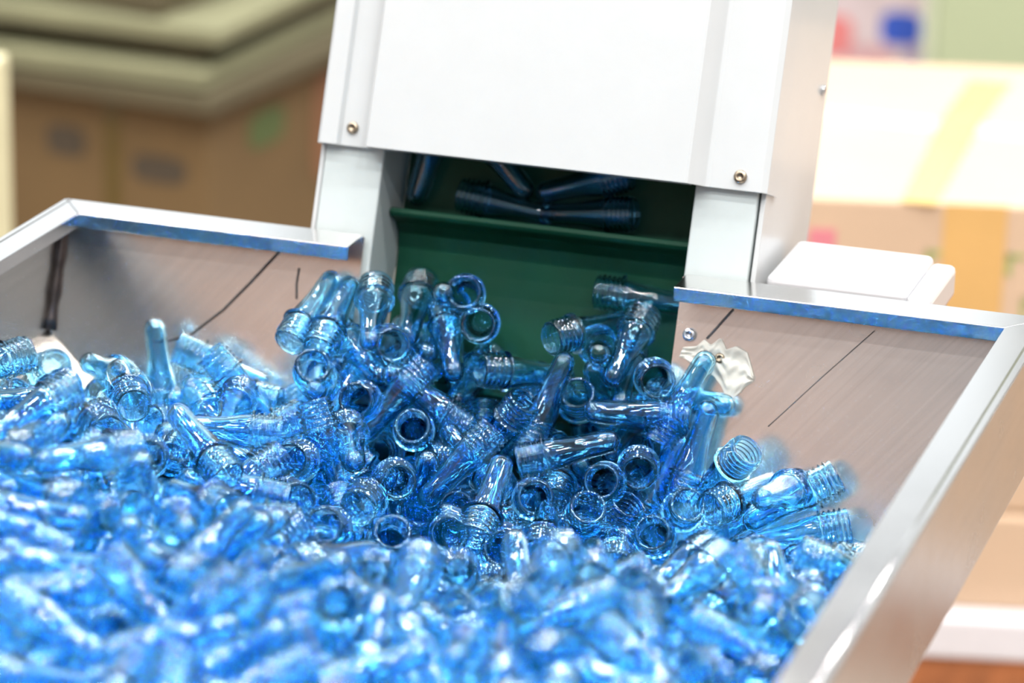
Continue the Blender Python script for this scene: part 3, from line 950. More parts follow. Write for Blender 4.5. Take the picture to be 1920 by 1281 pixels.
(4686,-1124,-2081,541,832,-114,-1,20),
(5799,-8358,-743,17,-988,145,-1,1),
(5721,-7572,-959,-73,-985,153,-1,1),
(6131,-7108,-712,-348,-936,-33,-1,1),
(5514,-7054,-886,397,900,-175,-1,0),
(6069,-6061,-695,-670,620,-405,-1,0),
(5524,-5077,-1095,-68,905,418,-1,5),
(5356,-4224,-1511,715,662,-219,-1,2),
(5129,-3059,-2193,885,-59,459,-1,20),
(5862,-3248,-2204,-542,837,67,-1,18),
(5509,-2217,-2119,500,-853,-144,-1,19),
(5097,-2324,-2112,667,706,-234,-1,20),
(5457,-1596,-2306,-387,-463,796,-1,23),
(6614,-8526,-786,-769,501,-394,-1,0),
(6473,-8155,-670,-810,335,-479,-1,3),
(6468,-7757,-836,-498,807,-314,-1,0),
(6906,-7071,-1073,-398,916,22,-1,0),
(6212,-5500,-786,192,-978,63,-1,1),
(6598,-4927,-1139,-290,-941,170,-1,1),
(6008,-4616,-1224,896,215,-387,-1,2),
(6043,-3354,-1713,279,-836,471,-1,1),
(5979,-3363,-1792,-2,899,-435,-1,18),
(6043,-2576,-1923,786,-150,-598,-1,16),
(6302,-2466,-2447,-725,225,650,-1,17),
(5611,-2058,-2335,959,-119,252,-1,14),
(5574,-1893,-2121,764,211,608,-1,14),
(5583,-1166,-2066,970,-69,-227,-1,14),
(7461,-8407,-1109,-858,-510,-46,-1,3),
(6638,-7905,-731,912,-191,-361,-1,2),
(7196,-7810,-806,308,890,-332,-1,0),
(7126,-7258,-1135,298,887,350,-1,2),
(7615,-6056,-903,-800,596,49,-1,0),
(6679,-5572,-994,419,822,-383,-1,0),
(7505,-4345,-1030,72,-979,-184,-1,1),
(7207,-4019,-1288,-686,29,-726,-1,3),
(6208,-3457,-2038,870,430,-238,-1,14),
(6669,-2959,-2257,519,374,767,-1,17),
(7072,-2631,-2098,-909,327,-256,-1,15),
(6144,-2294,-1980,994,-85,-50,-1,14),
(5955,-2117,-1895,793,596,-117,-1,14),
(6502,-1217,-2016,517,494,-697,-1,14),
(7576,-7763,-618,23,709,-704,-1,0),
(7435,-4371,-1187,-294,465,-834,-1,0),
(7262,-3357,-1426,-170,-566,-805,-1,4),
(6715,-1793,-2035,-309,-796,518,-1,13),
(6666,-1281,-2100,639,-766,47,-1,13),
(6212,-1459,-2276,646,53,760,-1,17),
(327,-8751,-937,-436,470,766,-1,5),
(-140,-8320,-553,778,577,-245,-1,2),
(-134,-7450,-657,383,-850,359,-1,1),
(-96,-6322,-502,-44,-996,69,-1,1),
(237,-6491,-726,-454,882,120,-1,0),
(377,-4943,-734,806,-306,505,-1,2),
(-74,-3824,-418,-148,-917,-368,-1,10),
(364,-3880,-486,-712,-165,-681,-1,9),
(326,-3286,-1173,-588,-764,261,-1,9),
(408,-3169,-1232,-359,928,87,-1,6),
(428,-1210,-1313,283,-952,107,-1,7),
(2,-8198,-90,578,-218,-785,-1,4),
(958,-7473,-854,-629,-659,409,-1,3),
(388,-7174,-632,-298,-951,-72,-1,1),
(414,-6409,-460,14,-999,-6,-1,1),
(960,-5613,-388,-457,-839,-293,-1,3),
(944,-4739,-308,519,-851,-68,-1,1),
(172,-4235,-653,866,146,-477,-1,8),
(378,-3516,-1015,879,-457,-129,-1,8),
(1483,-3317,-1156,-731,-656,-183,-1,9),
(566,-2308,-1168,610,-775,-160,-1,7),
(648,-1978,-1226,714,-659,230,-1,7),
(843,-1674,-1194,-51,730,-680,-1,6),
(1039,-8248,-663,995,-18,82,-1,2),
(1532,-7867,-590,-964,-253,62,-1,3),
(1029,-7720,-613,718,615,322,-1,2),
(1647,-7013,-518,-637,737,220,-1,0),
(1213,-6411,-406,-74,996,39,-1,0),
(1920,-4856,-649,-646,-654,391,-1,3),
(1464,-3458,-901,386,-920,-53,-1,7),
(2194,-3349,-1040,-885,42,-462,-1,9),
(2114,-2657,-1507,-964,-257,45,-1,9),
(1661,-2146,-1502,666,-647,369,-1,7),
(1755,-2050,-1535,-478,815,-326,-1,6),
(1877,-1246,-1684,66,916,392,-1,11),
(2426,-8588,-557,-100,989,99,-1,0),
(1605,-7922,-716,856,427,288,-1,2),
(2557,-7565,-348,-298,951,-71,-1,0),
(2017,-6514,-684,119,-937,-326,-1,1),
(1602,-6415,-457,-299,931,-206,-1,0),
(2263,-3040,-1214,143,-884,-443,-1,10),
(2037,-2194,-1589,700,-649,294,-1,7),
(2547,-2044,-1664,-980,148,-126,-1,9),
(2428,-1491,-1525,-846,-328,-419,-1,9),
(2297,-1351,-1705,-296,941,158,-1,18),
(1755,-409,-1469,839,-43,-541,-1,20),
(2925,-9050,-353,-457,718,-522,-1,0),
(2972,-8621,-880,-158,868,469,-1,5),
(2653,-7879,-649,131,980,143,-1,0),
(3430,-4011,-1294,-625,778,-34,-1,18),
(3120,-3505,-1582,-899,426,95,-1,9),
(2461,-3107,-1751,824,415,384,-1,8),
(2941,-1875,-1623,-611,-789,42,-1,21),
(3034,-1263,-1716,-534,-843,38,-1,21),
(2773,-1128,-1574,299,411,-860,-1,22),
(2666,-540,-1889,-316,832,454,-1,23),
(3416,-8542,-591,154,985,57,-1,0),
(3307,-4902,-1058,601,798,9,-1,2),
(3666,-3372,-1779,-996,-19,-69,-1,21),
(3263,-1967,-1634,-617,-782,-69,-1,21),
(3639,310,-1755,385,-831,399,-1,19),
(4230,-8488,-679,-676,733,64,-1,0),
(3604,-7543,-540,988,33,-147,-1,2),
(4369,-6645,-723,-895,333,-292,-1,3),
(3433,-5761,-659,951,29,-303,-1,2),
(3993,-5472,-984,-976,-163,137,-1,3),
(3659,-3820,-1306,401,-882,242,-1,1),
(3366,-4147,-1544,974,224,-4,-1,20),
(3484,-3052,-1622,995,44,72,-1,20),
(3621,-3027,-1947,653,751,88,-1,20),
(3898,-2442,-1693,410,749,-519,-1,18),
(4192,331,-1782,-181,-919,347,-1,19),
(3976,-8952,-780,939,-149,308,-1,2),
(4620,-8482,-620,195,956,216,-1,0),
(4482,-7592,-536,415,890,-182,-1,0),
(4554,-6546,-545,-366,-928,-51,-1,3),
(4728,-4407,-1073,-936,274,-218,-1,3),
(4395,-3974,-1821,784,172,594,-1,20),
(4559,-3477,-2131,-484,421,766,-1,23),
(4495,-3112,-2094,-785,338,517,-1,23),
(4787,-2486,-1802,-495,816,-294,-1,18),
(4486,-1244,-1861,-280,-957,-57,-1,19),
(4650,-8934,-760,970,229,68,-1,2),
(5044,-8337,-456,816,469,-334,-1,2),
(5331,-7520,-556,-729,581,-358,-1,0),
(5550,-7175,-508,-804,557,-201,-1,0),
(5516,-4716,-1231,-263,963,-40,-1,0),
(5096,-4203,-1287,144,777,-612,-1,0),
(5054,-3119,-1603,-239,259,-935,-1,22),
(4797,-2660,-1660,607,206,-766,-1,22),
(4777,-1750,-1720,-163,745,-645,-1,18),
(4807,-1433,-2299,535,827,165,-1,20),
(5716,-8958,-422,-879,-144,-452,-1,3),
(5867,-7967,-506,138,-599,-788,-1,4),
(5693,-7373,-604,352,925,-136,-1,0),
(5863,-3653,-1458,-521,714,-466,-1,18),
(5453,-3122,-1492,-471,494,-730,-1,18),
(5998,-2742,-1748,-915,-144,-373,-1,21),
(5086,-2117,-1665,429,-737,-520,-1,22),
(5680,-1608,-1771,-96,381,-918,-1,22),
(5544,-1235,-1846,-709,-703,-28,-1,21),
(5454,-627,-2181,846,161,506,-1,14),
(6082,-8964,-720,943,-109,-310,-1,2),
(6215,-8264,-516,-343,-523,-779,-1,4),
(6344,-7383,-636,342,650,-677,-1,2),
(6982,-6944,-766,-593,-804,-28,-1,3),
(6065,-4682,-880,771,-170,-612,-1,4),
(6475,-3237,-1769,3,-958,283,-1,1),
(6322,-3234,-1713,-680,651,335,-1,23),
(6044,-2542,-1453,317,-574,-754,-1,16),
(6138,-2331,-1686,-856,-353,-376,-1,21),
(5850,-2155,-1821,-974,151,-160,-1,21),
(5707,-1241,-1823,822,-500,268,-1,13),
(6124,-653,-2488,263,-686,677,-1,13),
(6843,-8740,-777,440,794,-417,-1,0),
(6887,-7682,-495,660,-632,-403,-1,4),
(6840,-7567,-738,739,653,-161,-1,2),
(7223,-6520,-845,-717,694,-45,-1,0),
(7309,-6343,-495,393,110,-912,-1,4),
(7531,-5778,-1154,-490,767,412,-1,5),
(6923,-4198,-1561,-215,-904,368,-1,1),
(7040,-3627,-1290,-265,-208,-940,-1,4),
(6944,-3111,-1854,-990,-22,-129,-1,15),
(6445,-2836,-1972,663,697,269,-1,14),
(7124,-2429,-1911,-338,865,-368,-1,12),
(7098,-1390,-1882,-603,-666,437,-1,15),
(7128,-874,-1797,-154,-759,-631,-1,16),
(6702,-3457,-2014,-291,-857,423,-1,1),
(7294,-2284,-1568,-160,-975,-147,-1,13),
(-149,-8757,-970,561,-441,699,-1,1),
(612,-8032,-374,-197,-976,-77,-1,1),
(-93,-7898,-183,-55,949,-308,-1,0),
(486,-6265,-242,841,-155,-516,-1,2),
(1284,-5548,-268,769,-402,-495,-1,4),
(840,-4616,-754,-486,799,352,-1,6),
(199,-3759,-1058,690,-357,628,-1,7),
(478,-3179,-1119,702,-492,513,-1,7),
(119,-3168,-1010,-245,968,-2,-1,6),
(203,-2426,-1186,662,655,362,-1,8),
(431,-9104,-614,177,979,-96,-1,0),
(917,-8200,-389,-254,-805,-534,-1,4),
(637,-7234,-312,-379,-839,-388,-1,3),
(951,-6650,-317,695,-715,-62,-1,1),
(1907,-6313,-424,40,-995,83,-1,1),
(1617,-4897,-472,-854,470,-218,-1,6),
(773,-3997,-738,822,-536,-186,-1,8),
(1361,-3693,-856,-987,-152,32,-1,9),
(968,-3032,-1047,930,-197,308,-1,8),
(97,-2550,-826,964,199,-173,-1,8),
(1502,-9056,-845,-525,771,358,-1,0),
(1426,-8801,-454,96,983,149,-1,0),
(1589,-7586,-256,-857,-489,-157,-1,3),
(689,-7928,-392,574,816,53,-1,2),
(1799,-4561,-548,-955,173,-235,-1,9),
(1737,-3660,-1074,974,18,-223,-1,8),
(1434,-2408,-1238,411,-910,33,-1,7),
(1776,-1915,-1275,-667,-659,343,-1,9),
(1387,-1396,-1496,694,-657,290,-1,7),
(1625,-568,-1417,34,-996,-74,-1,7),
(2244,-8073,-244,-898,0,-437,-1,3),
(1677,-7858,-318,939,340,38,-1,2),
(2261,-7123,-281,-926,-374,31,-1,3),
(2106,-7197,-603,135,954,264,-1,0),
(2510,-2750,-1177,-962,-200,-180,-1,9),
(2754,-2151,-1319,-973,-192,119,-1,9),
(2236,-1759,-1512,-532,-679,504,-1,9),
(2574,-8425,-511,977,-31,205,-1,2),
(2428,-7701,-320,797,-599,-59,-1,1),
(2611,-810,-1443,333,188,-923,-1,22),
(2959,-8683,-572,999,8,-25,-1,2),
(3576,-8573,-220,-165,967,-190,-1,0),
(3737,-3647,-1294,-881,396,255,-1,21),
(3244,-3600,-1560,515,790,331,-1,20),
(4116,-8619,-512,-801,-574,-164,-1,3),
(3815,-8574,-544,-211,954,209,-1,0),
(4373,-4595,-1109,-954,-24,295,-1,3),
(4188,-4015,-1258,259,539,-800,-1,22),
(3801,-3251,-1682,172,-870,460,-1,19),
(3435,-2570,-1848,918,-22,394,-1,20),
(4161,-8214,-550,738,563,370,-1,2),
(4745,-3442,-1387,-431,-901,37,-1,21),
(4488,-3625,-1697,475,865,153,-1,20),
(4585,-3129,-1639,-650,744,-148,-1,18),
(4758,332,-1758,58,-908,413,-1,19),
(4890,-8637,-507,731,-615,294,-1,1),
(5653,-7772,-647,-965,8,257,-1,3),
(5601,-3736,-1414,-920,369,-120,-1,21),
(4868,-3167,-1430,932,-355,-53,-1,20),
(4753,-2939,-1516,-248,960,-123,-1,18),
(4916,-2319,-1467,-476,665,-573,-1,18),
(6188,-8627,-625,-611,-627,481,-1,3),
(5519,-8276,-587,433,-755,490,-1,1),
(6379,-7649,-574,-478,824,302,-1,0),
(5879,-6148,-717,-285,-957,33,-1,1),
(6033,-3780,-1476,-845,-272,458,-1,3),
(5326,-2431,-1587,510,-853,-105,-1,19),
(6017,-833,-2260,-855,-139,498,-1,15),
(6511,-9109,-497,-181,965,-183,-1,0),
(6716,-8273,-734,-450,486,747,-1,5),
(6383,-7898,-606,758,617,205,-1,2),
(6804,-6679,-777,-840,-532,92,-1,3),
(6131,-6185,-852,-44,-995,75,-1,1),
(5667,-4252,-1086,352,289,-889,-1,4),
(6311,-3490,-1435,395,915,67,-1,14),
(6513,-3038,-1677,-243,958,143,-1,12),
(5764,-2101,-1502,941,104,-319,-1,14),
(5978,-999,-1931,663,-664,342,-1,13),
(6033,-647,-2113,908,272,315,-1,14),
(7104,-8649,-826,758,-592,-269,-1,2),
(6932,-8120,-587,695,-575,-429,-1,4),
(6749,-6921,-391,673,-690,-262,-1,1),
(7202,-6926,-699,-647,698,-303,-1,0),
(6655,-5682,-864,823,-561,-73,-1,1),
(7409,-4971,-1049,-973,115,193,-1,3),
(6996,-4912,-1276,248,938,236,-1,2),
(6724,-4128,-1386,-171,975,-132,-1,0),
(6751,-3397,-1660,517,761,389,-1,14),
(6847,-2950,-1653,-341,921,182,-1,12),
(6722,-1936,-1613,364,-925,102,-1,13),
(7032,-1302,-1520,-707,-676,204,-1,15),
(6850,-915,-1983,-774,-312,549,-1,15),
(6479,-763,-2467,842,282,458,-1,14),
(7547,-6476,-816,133,-952,-271,-1,1),
(7544,-5083,-1074,147,-872,465,-1,1),
(7150,-3691,-1160,319,-871,371,-1,1),
(7219,-1677,-1724,-236,-970,34,-1,13),
(7143,-1332,-1752,392,801,451,-1,14),
(-77,-8808,-342,-140,507,-849,-1,0),
(668,-8606,-208,641,-394,-658,-1,4),
(272,-7093,-13,-217,615,-756,-1,0),
(311,-5221,-516,-715,-681,-153,-1,3),
(216,-4805,-686,-574,-803,153,-1,9),
(146,-4310,-448,-473,-835,-278,-1,9),
(742,-2841,-990,885,460,51,-1,8),
(1072,-8644,-365,372,926,39,-1,2),
(1055,-7254,-252,-719,693,2,-1,0),
(886,-5364,-333,-849,-303,-430,-1,3),
(349,-5164,-372,931,37,359,-1,2),
(414,-4409,-503,-252,-640,-724,-1,10),
(826,-3616,-630,-987,-77,-133,-1,9),
(1185,-2788,-1115,661,-556,-502,-1,10),
(1651,-8958,-210,-730,-144,-666,-1,3),
(1599,-7978,-76,392,-777,-490,-1,4),
(1636,-6430,-156,186,-957,-220,-1,1),
(1846,-5596,-125,-772,-625,-106,-1,3),
(1579,-2460,-935,274,-960,39,-1,7),
(2165,-8847,-337,-692,-315,-649,-1,3),
(1907,-6547,-64,852,-408,-325,-1,2),
(2618,-3660,-1366,-79,962,259,-1,6),
(1869,-1456,-1499,877,348,327,-1,20),
(2328,-9049,-538,540,730,417,-1,2),
(3000,-8436,14,-615,468,-633,-1,0),
(3140,-3295,-1337,-795,604,-22,-1,6),
(3053,-8550,-135,646,-601,-469,-1,4),
(3564,-8706,-286,856,-512,59,-1,1),
(3995,-7974,-305,-16,-999,24,-1,1),
(3969,-3574,-1186,75,-969,232,-1,19),
(3708,-3279,-1311,941,297,-157,-1,20),
(4633,-8827,-627,-619,686,381,-1,5),
(4886,-8537,-305,-888,452,77,-1,3),
(4533,-8673,-161,587,-560,-583,-1,4),
(5122,-4192,-1190,254,-700,666,-1,1),
(5034,-3760,-1287,890,19,454,-1,2),
(6003,-7765,-474,-209,965,151,-1,0),
(6333,-3659,-1267,-964,81,249,-1,3),
(6777,-7388,-490,-739,672,-24,-1,0),
(6644,-6201,-852,-531,-818,218,-1,3),
(6567,-4068,-1332,-921,-197,332,-1,3),
(6181,-2954,-1387,650,740,168,-1,14),
(6574,-779,-2243,-490,-238,837,-1,17),
(6638,-8880,-660,910,-265,-315,-1,2),
(7635,-8430,-726,-700,562,438,-1,5),
(6821,-6807,-454,434,867,-240,-1,0),
(6714,-3487,-1289,820,570,22,-1,2),
(6676,-2803,-1284,840,534,-89,-1,14),
(7219,-515,-1757,-831,-47,-553,-1,15),
(7586,-8755,-459,-22,198,-979,-1,4),
(7576,-7893,-690,1,-767,-640,-1,4),
(7542,-4169,-678,149,-950,-270,-1,1),
(7508,-3797,-1091,-178,888,-421,-1,0),
(7435,-2566,-1292,-282,-874,-393,-1,16),
(348,-6716,-36,-362,709,-604,-1,0),
(-18,-5666,-503,513,-810,280,-1,1),
(730,-4847,-234,-945,73,-316,-1,9),
(1033,-4513,-244,-771,-336,-539,-1,9),
(-76,-1604,-697,-146,-986,-66,-1,7),
(1031,-6099,-191,-962,247,-108,-1,3),
(1091,-4410,-534,-704,681,197,-1,6),
(4400,-9089,-373,-315,916,243,-1,0),
(6427,-6844,-379,505,760,-405,-1,2),
(7224,-8407,-312,-805,-213,-553,-1,3),
(6809,-3043,-1192,853,498,153,-1,14),
(6725,-2433,-1178,927,372,32,-1,14),
(7602,-6417,-377,-328,-772,-543,-1,4),
(7515,-2875,-1146,-279,-927,245,-1,1),
(7317,-1703,-1406,216,-970,101,-1,13),
(1180,-5966,-11,-199,876,-437,-1,0),
(652,-4018,-93,-787,-212,-578,-1,9),
(673,-3642,-300,677,-657,-329,-1,10),
(-212,-3292,-872,968,-213,124,-1,8),
(-72,-2850,-426,-149,673,-723,-1,6),
(857,-5638,-57,-750,-209,-627,-1,3),
(887,-4394,-16,-722,162,-671,-1,9),
(2572,210,-1667,-174,431,884,-1,23),
(6201,-8083,-330,-111,621,-775,-1,0),
(7371,-5507,-629,138,946,-290,-1,0),
(7554,-3899,-699,101,860,-499,-1,0),
(-72,-5865,-33,-149,-492,-856,-1,4),
(105,-3120,-572,43,-970,237,-1,7),
(2075,-2874,-2339,970,-97,-219,-1,8),
(2211,-1121,-2392,992,-110,-48,-1,20),
(3722,-549,-2362,844,-490,-212,-1,20),
(3272,-35,-2233,922,-382,40,-1,20),
(1755,-3681,-2287,-443,268,854,-1,11),
(1664,-2172,-2181,975,-61,-207,-1,8),
(3105,-587,-2441,193,-815,544,-1,19),
(3331,-3387,-2372,800,-591,90,-1,19),
(5828,-3643,-2460,-882,-207,422,-1,21),
(3451,-325,-2467,-948,-311,46,-1,21),
(2462,-3563,-2439,-59,-139,987,-1,11),
(3069,-75,-2275,-233,326,915,-1,23),
(2007,-2888,-2138,-480,786,387,-1,6),
(3178,-3094,-2433,-845,64,528,-1,9),
(4411,-4027,-2085,649,611,-450,-1,20),
(2585,-128,-2402,224,-913,337,-1,19),
(1163,-3152,-1798,755,-443,-482,-1,10),
(4566,-479,-2193,-875,477,-72,-1,21),
(2139,-3684,-1804,195,427,-882,-1,10),
(2879,-2640,-2357,978,99,-181,-1,20),
(1524,-3998,-1511,448,749,-486,-1,8),
(2416,-859,-2418,916,-248,313,-1,20),
(6907,-3902,-2234,-466,882,-51,-1,12),
(2049,-1642,-2260,-381,920,-80,-1,6),
(3747,-359,-2456,920,390,2,-1,20),
(2526,-3327,-2284,848,-445,-284,-1,8),
(1924,-3450,-2167,-522,792,313,-1,6),
(2525,-1712,-1197,-60,-804,-589,-1,22),
(4181,-3399,-1342,-307,-763,-568,-1,22),
(2616,-147,-1952,858,-315,-404,-1,20),
(1923,-701,-2372,-96,-980,-168,-1,7),
(1700,-2655,-2315,664,734,-136,-1,8),
(1131,-3994,-1559,342,912,-222,-1,6),
(2960,-4138,-1949,-367,896,-248,-1,6),
(3698,-1466,-2454,-620,782,-32,-1,18),
(4446,-3743,-2347,-880,442,-169,-1,21),
(2643,-2743,-2411,-417,905,-69,-1,6),
(6217,-3333,-2475,144,-870,469,-1,19),
(1362,-2160,-2037,410,837,-361,-1,6),
(2274,-2414,-2156,148,-981,-115,-1,7),
(2721,-1410,-2422,494,-867,-51,-1,19),
(2838,-2209,-2386,-406,-847,341,-1,7),
(2509,-1793,-2382,-853,-489,-177,-1,9),
(2767,-3355,-2044,803,131,-579,-1,20),
(2390,-3874,-1921,682,188,-706,-1,10),
(2990,-1202,-2261,196,-439,876,-1,19),
(421,-3074,-849,995,46,75,-1,8),
(4988,-1467,-1745,-692,674,-254,-1,18),
(3009,-916,-2464,483,-873,51,-1,19),
(2104,-3391,-1985,56,993,-92,-1,6),
(4065,-963,-2059,657,-582,-477,-1,22),
(3652,-2332,-1660,-150,976,-153,-1,18),
(4900,-3417,-2184,944,-147,-292,-1,20),
(1736,-4028,-1766,-595,686,-415,-1,6),
(4900,-3314,-1623,-123,-733,-668,-1,22),
(5957,-3902,-2158,-2,928,-371,-1,18),
(1808,-1857,-2229,945,-306,-108,-1,8),
(4805,-374,-2470,-795,424,432,-1,23),
(1827,-3408,-2452,767,391,507,-1,8),
(3400,-699,-2492,42,635,770,-1,23),
(2260,-1663,-2401,702,685,190,-1,20),
(6651,-3640,-2433,-48,992,-107,-1,12),
(932,-728,-1438,925,176,-333,-1,8),
(3327,-3808,-2383,629,256,732,-1,20),
(5371,-3924,-2455,-807,508,296,-1,21),
(1311,-2596,-2029,793,-602,-83,-1,7),
(5385,-1598,-1735,184,-976,106,-1,19),
(3029,-3449,-1930,-63,-802,-592,-1,10),
(1239,-3520,-1962,-444,523,726,-1,11),
(5461,-3073,-2424,289,-379,878,-1,23),
(2111,-4064,-2184,-506,804,310,-1,6),
(4673,-1800,-2193,532,-762,366,-1,19),
(3542,-2783,-1552,-753,-334,566,-1,21),
(6228,-3012,-2453,752,656,-45,-1,14),
(3742,-872,-2452,47,311,948,-1,23),
(1455,-3042,-2120,-738,302,602,-1,11),
(2110,-702,-2186,967,42,-247,-1,20),
(304,-803,-1260,-101,-941,320,-1,7),
(6535,-3879,-2046,-267,838,-474,-1,12)]
LABELS = {
    0: ('blue preform slanting from upper left to lower right, right above the centre-left round open mouth', 'blue preforms singled out in the sharp part of the heap'),
    1: ('blue preform, round open mouth facing the viewer, below the slanting preform at centre left', 'blue preforms singled out in the sharp part of the heap'),
    2: ('blue preform, open mouth to the viewer, just upper left of the centre-left slanting preform', 'blue preforms singled out in the sharp part of the heap'),
    3: ('blue preform, wide open neck to the left, lying below the bare part of the belt', 'blue preforms singled out in the sharp part of the heap'),
    4: ('blue preform standing tip up and neck down just right of the middle of the heap', 'blue preforms singled out in the sharp part of the heap'),
    5: ('blue preform, rounded tip toward the viewer, right of the tip-up preform in the middle', 'blue preforms singled out in the sharp part of the heap'),
    6: ('blue preform lying level, tip left and wide neck right, near the opening edge', 'blue preforms singled out in the sharp part of the heap'),
    7: ('long blue preform standing tip up beside the right steel wall, below the torn film', 'blue preforms singled out in the sharp part of the heap'),
    8: ('blue preform with tilted open neck pointing up-right against the right steel wall', 'blue preforms singled out in the sharp part of the heap'),
    9: ('blue preform, open mouth to the viewer, under the level preform right of the middle', 'blue preforms singled out in the sharp part of the heap'),
    10: ('blue preform, open mouth to the viewer, left of those leaning on the right wall', 'blue preforms singled out in the sharp part of the heap'),
    11: ('blue preform, round mouth to the viewer, lowest sharp mouth right of the middle', 'blue preforms singled out in the sharp part of the heap'),
    12: ('blue preform with ridged neck to the left, lying between the lower right mouths', 'blue preforms singled out in the sharp part of the heap'),
    13: ('blue preform with swollen clear body pointing to the viewer, left of the protruding right-hand neck', 'blue preforms singled out in the sharp part of the heap'),
    14: ('blue preform whose ridged neck sticks out up-right over the bare right steel wall', 'blue preforms singled out in the sharp part of the heap'),
    15: ('blue preform lying level with its ridged neck touching the right steel wall near the rim', 'blue preforms singled out in the sharp part of the heap'),
    16: ('blue preform, dark round mouth to the viewer, at the middle of the sharp area', 'blue preforms singled out in the sharp part of the heap'),
    17: ('blue preform with open mouth to the viewer, under the tip of the level preform', 'blue preforms singled out in the sharp part of the heap'),
    18: ('blue preform with steeply tilted open mouth, right of the dark round mouth in the middle', 'blue preforms singled out in the sharp part of the heap'),
    19: ('blue preform, wide open mouth to the viewer, left of the sharp middle area', 'blue preforms singled out in the sharp part of the heap'),
    20: ('blue preform with tilted open mouth just above the blurred front edge, left of centre', 'blue preforms singled out in the sharp part of the heap'),
    21: ('blue preform with dark deep mouth to the viewer, left of the tip-up preform at centre', 'blue preforms singled out in the sharp part of the heap'),
    22: ('blue preform with pale ringed mouth half behind the blurred front edge, at the centre', 'blue preforms singled out in the sharp part of the heap'),
    23: ('blue preform tip up with its wide ridged neck low, left of the dark central mouth', 'blue preforms singled out in the sharp part of the heap'),
    24: ('blue preform lying level, ridged neck left and tip right, above the dark central mouth', 'blue preforms singled out in the sharp part of the heap'),
    25: ('long blue preform slanting down-left from the middle of the heap, tip at its lower left', 'blue preforms singled out in the sharp part of the heap'),
    26: ('blue preform half hidden behind the long down-left slanting one in the middle of the heap', 'blue preforms singled out in the sharp part of the heap'),
    27: ('blue preform hanging tip down with its ridged neck up, left of the centre-left mouths', 'blue preforms singled out in the sharp part of the heap'),
    28: ('blue preform with open mouth to the viewer, left of the tip-down preform at centre left', 'blue preforms singled out in the sharp part of the heap'),
    29: ('blue preform slanting down-left, crossing behind the slanting preform at centre left', 'blue preforms singled out in the sharp part of the heap'),
    30: ('blue preform with its rounded tip toward the viewer, beside the tip-down preform at centre left', 'blue preforms singled out in the sharp part of the heap'),
    31: ('blue preform with dark mouth to the viewer, below the centre-left round open mouth', 'blue preforms singled out in the sharp part of the heap'),
    32: ('blue preform standing tip up below the long down-left slanting preform', 'blue preforms singled out in the sharp part of the heap'),
    33: ('blue preform with mouth to the viewer, below the white left post of the elevator', 'blue preforms singled out in the sharp part of the heap'),
    34: ('blue preform neck up and tip down right in front of the white left post', 'blue preforms singled out in the sharp part of the heap'),
    35: ('clear blue preform leaning on the left steel wall, tip up beside the white post', 'blue preforms singled out in the sharp part of the heap'),
    36: ('clear blue preform leaning right next to the outermost tip-up one by the white post', 'blue preforms singled out in the sharp part of the heap'),  # extra preform standing in for a reflection in the steel wall
    37: ('blue preform with mouth up, below the two tip-up preforms at the white post', 'blue preforms singled out in the sharp part of the heap'),
    39: ('blue preform slanting down-right below the preform standing at the white post', 'blue preforms singled out in the sharp part of the heap'),
    40: ('blue preform neck up at the left edge of the green belt', 'blue preforms singled out in the sharp part of the heap'),
    41: ('blue preform standing neck up, tip down, second from left in front of the belt', 'blue preforms singled out in the sharp part of the heap'),
    43: ('blue preform seen end on as a ring against the green belt', 'blue preforms singled out in the sharp part of the heap'),
    46: ('blue preform with ring-like mouth low at the left of the bare belt', 'blue preforms singled out in the sharp part of the heap'),
    47: ('blue preform neck up at the right end of the belt opening, tip down-left', 'blue preforms singled out in the sharp part of the heap'),
    48: ('blue preform lying with its neck to the left along the foot of the green belt', 'blue preforms singled out in the sharp part of the heap'),
    50: ('blue preform lying apart on the belt, highest at right, tip by the steel rim', 'blue preforms singled out in the sharp part of the heap'),
    51: ('blue preform, wide open mouth to the viewer, at the right edge of the opening', 'blue preforms singled out in the sharp part of the heap'),
    52: ('blue preform standing tip up in front of the torn film', 'blue preforms singled out in the sharp part of the heap'),
    53: ('blue preform with its tip reaching right over the steel wall below the torn film', 'blue preforms singled out in the sharp part of the heap'),
    54: ('blue preform with wide mouth turned down-right, at the left of the heap', 'blue preforms singled out in the sharp part of the heap'),
    55: ('blue preform with tilted mouth up-right, in the left half of the heap', 'blue preforms singled out in the sharp part of the heap'),
    56: ('blue preform slanting down-right, its ridged neck lowest, in the left half of the heap', 'blue preforms singled out in the sharp part of the heap'),
    57: ('blue preform standing up with its rounded tip highest near the left corner of the hopper', 'blue preforms singled out in the sharp part of the heap'),
    58: ('blue preform with mouth to the viewer, right below the upstanding tip at left', 'blue preforms singled out in the sharp part of the heap'),
    59: ('blue preform with open neck up-right, nearest the left steel corner', 'blue preforms singled out in the sharp part of the heap')}
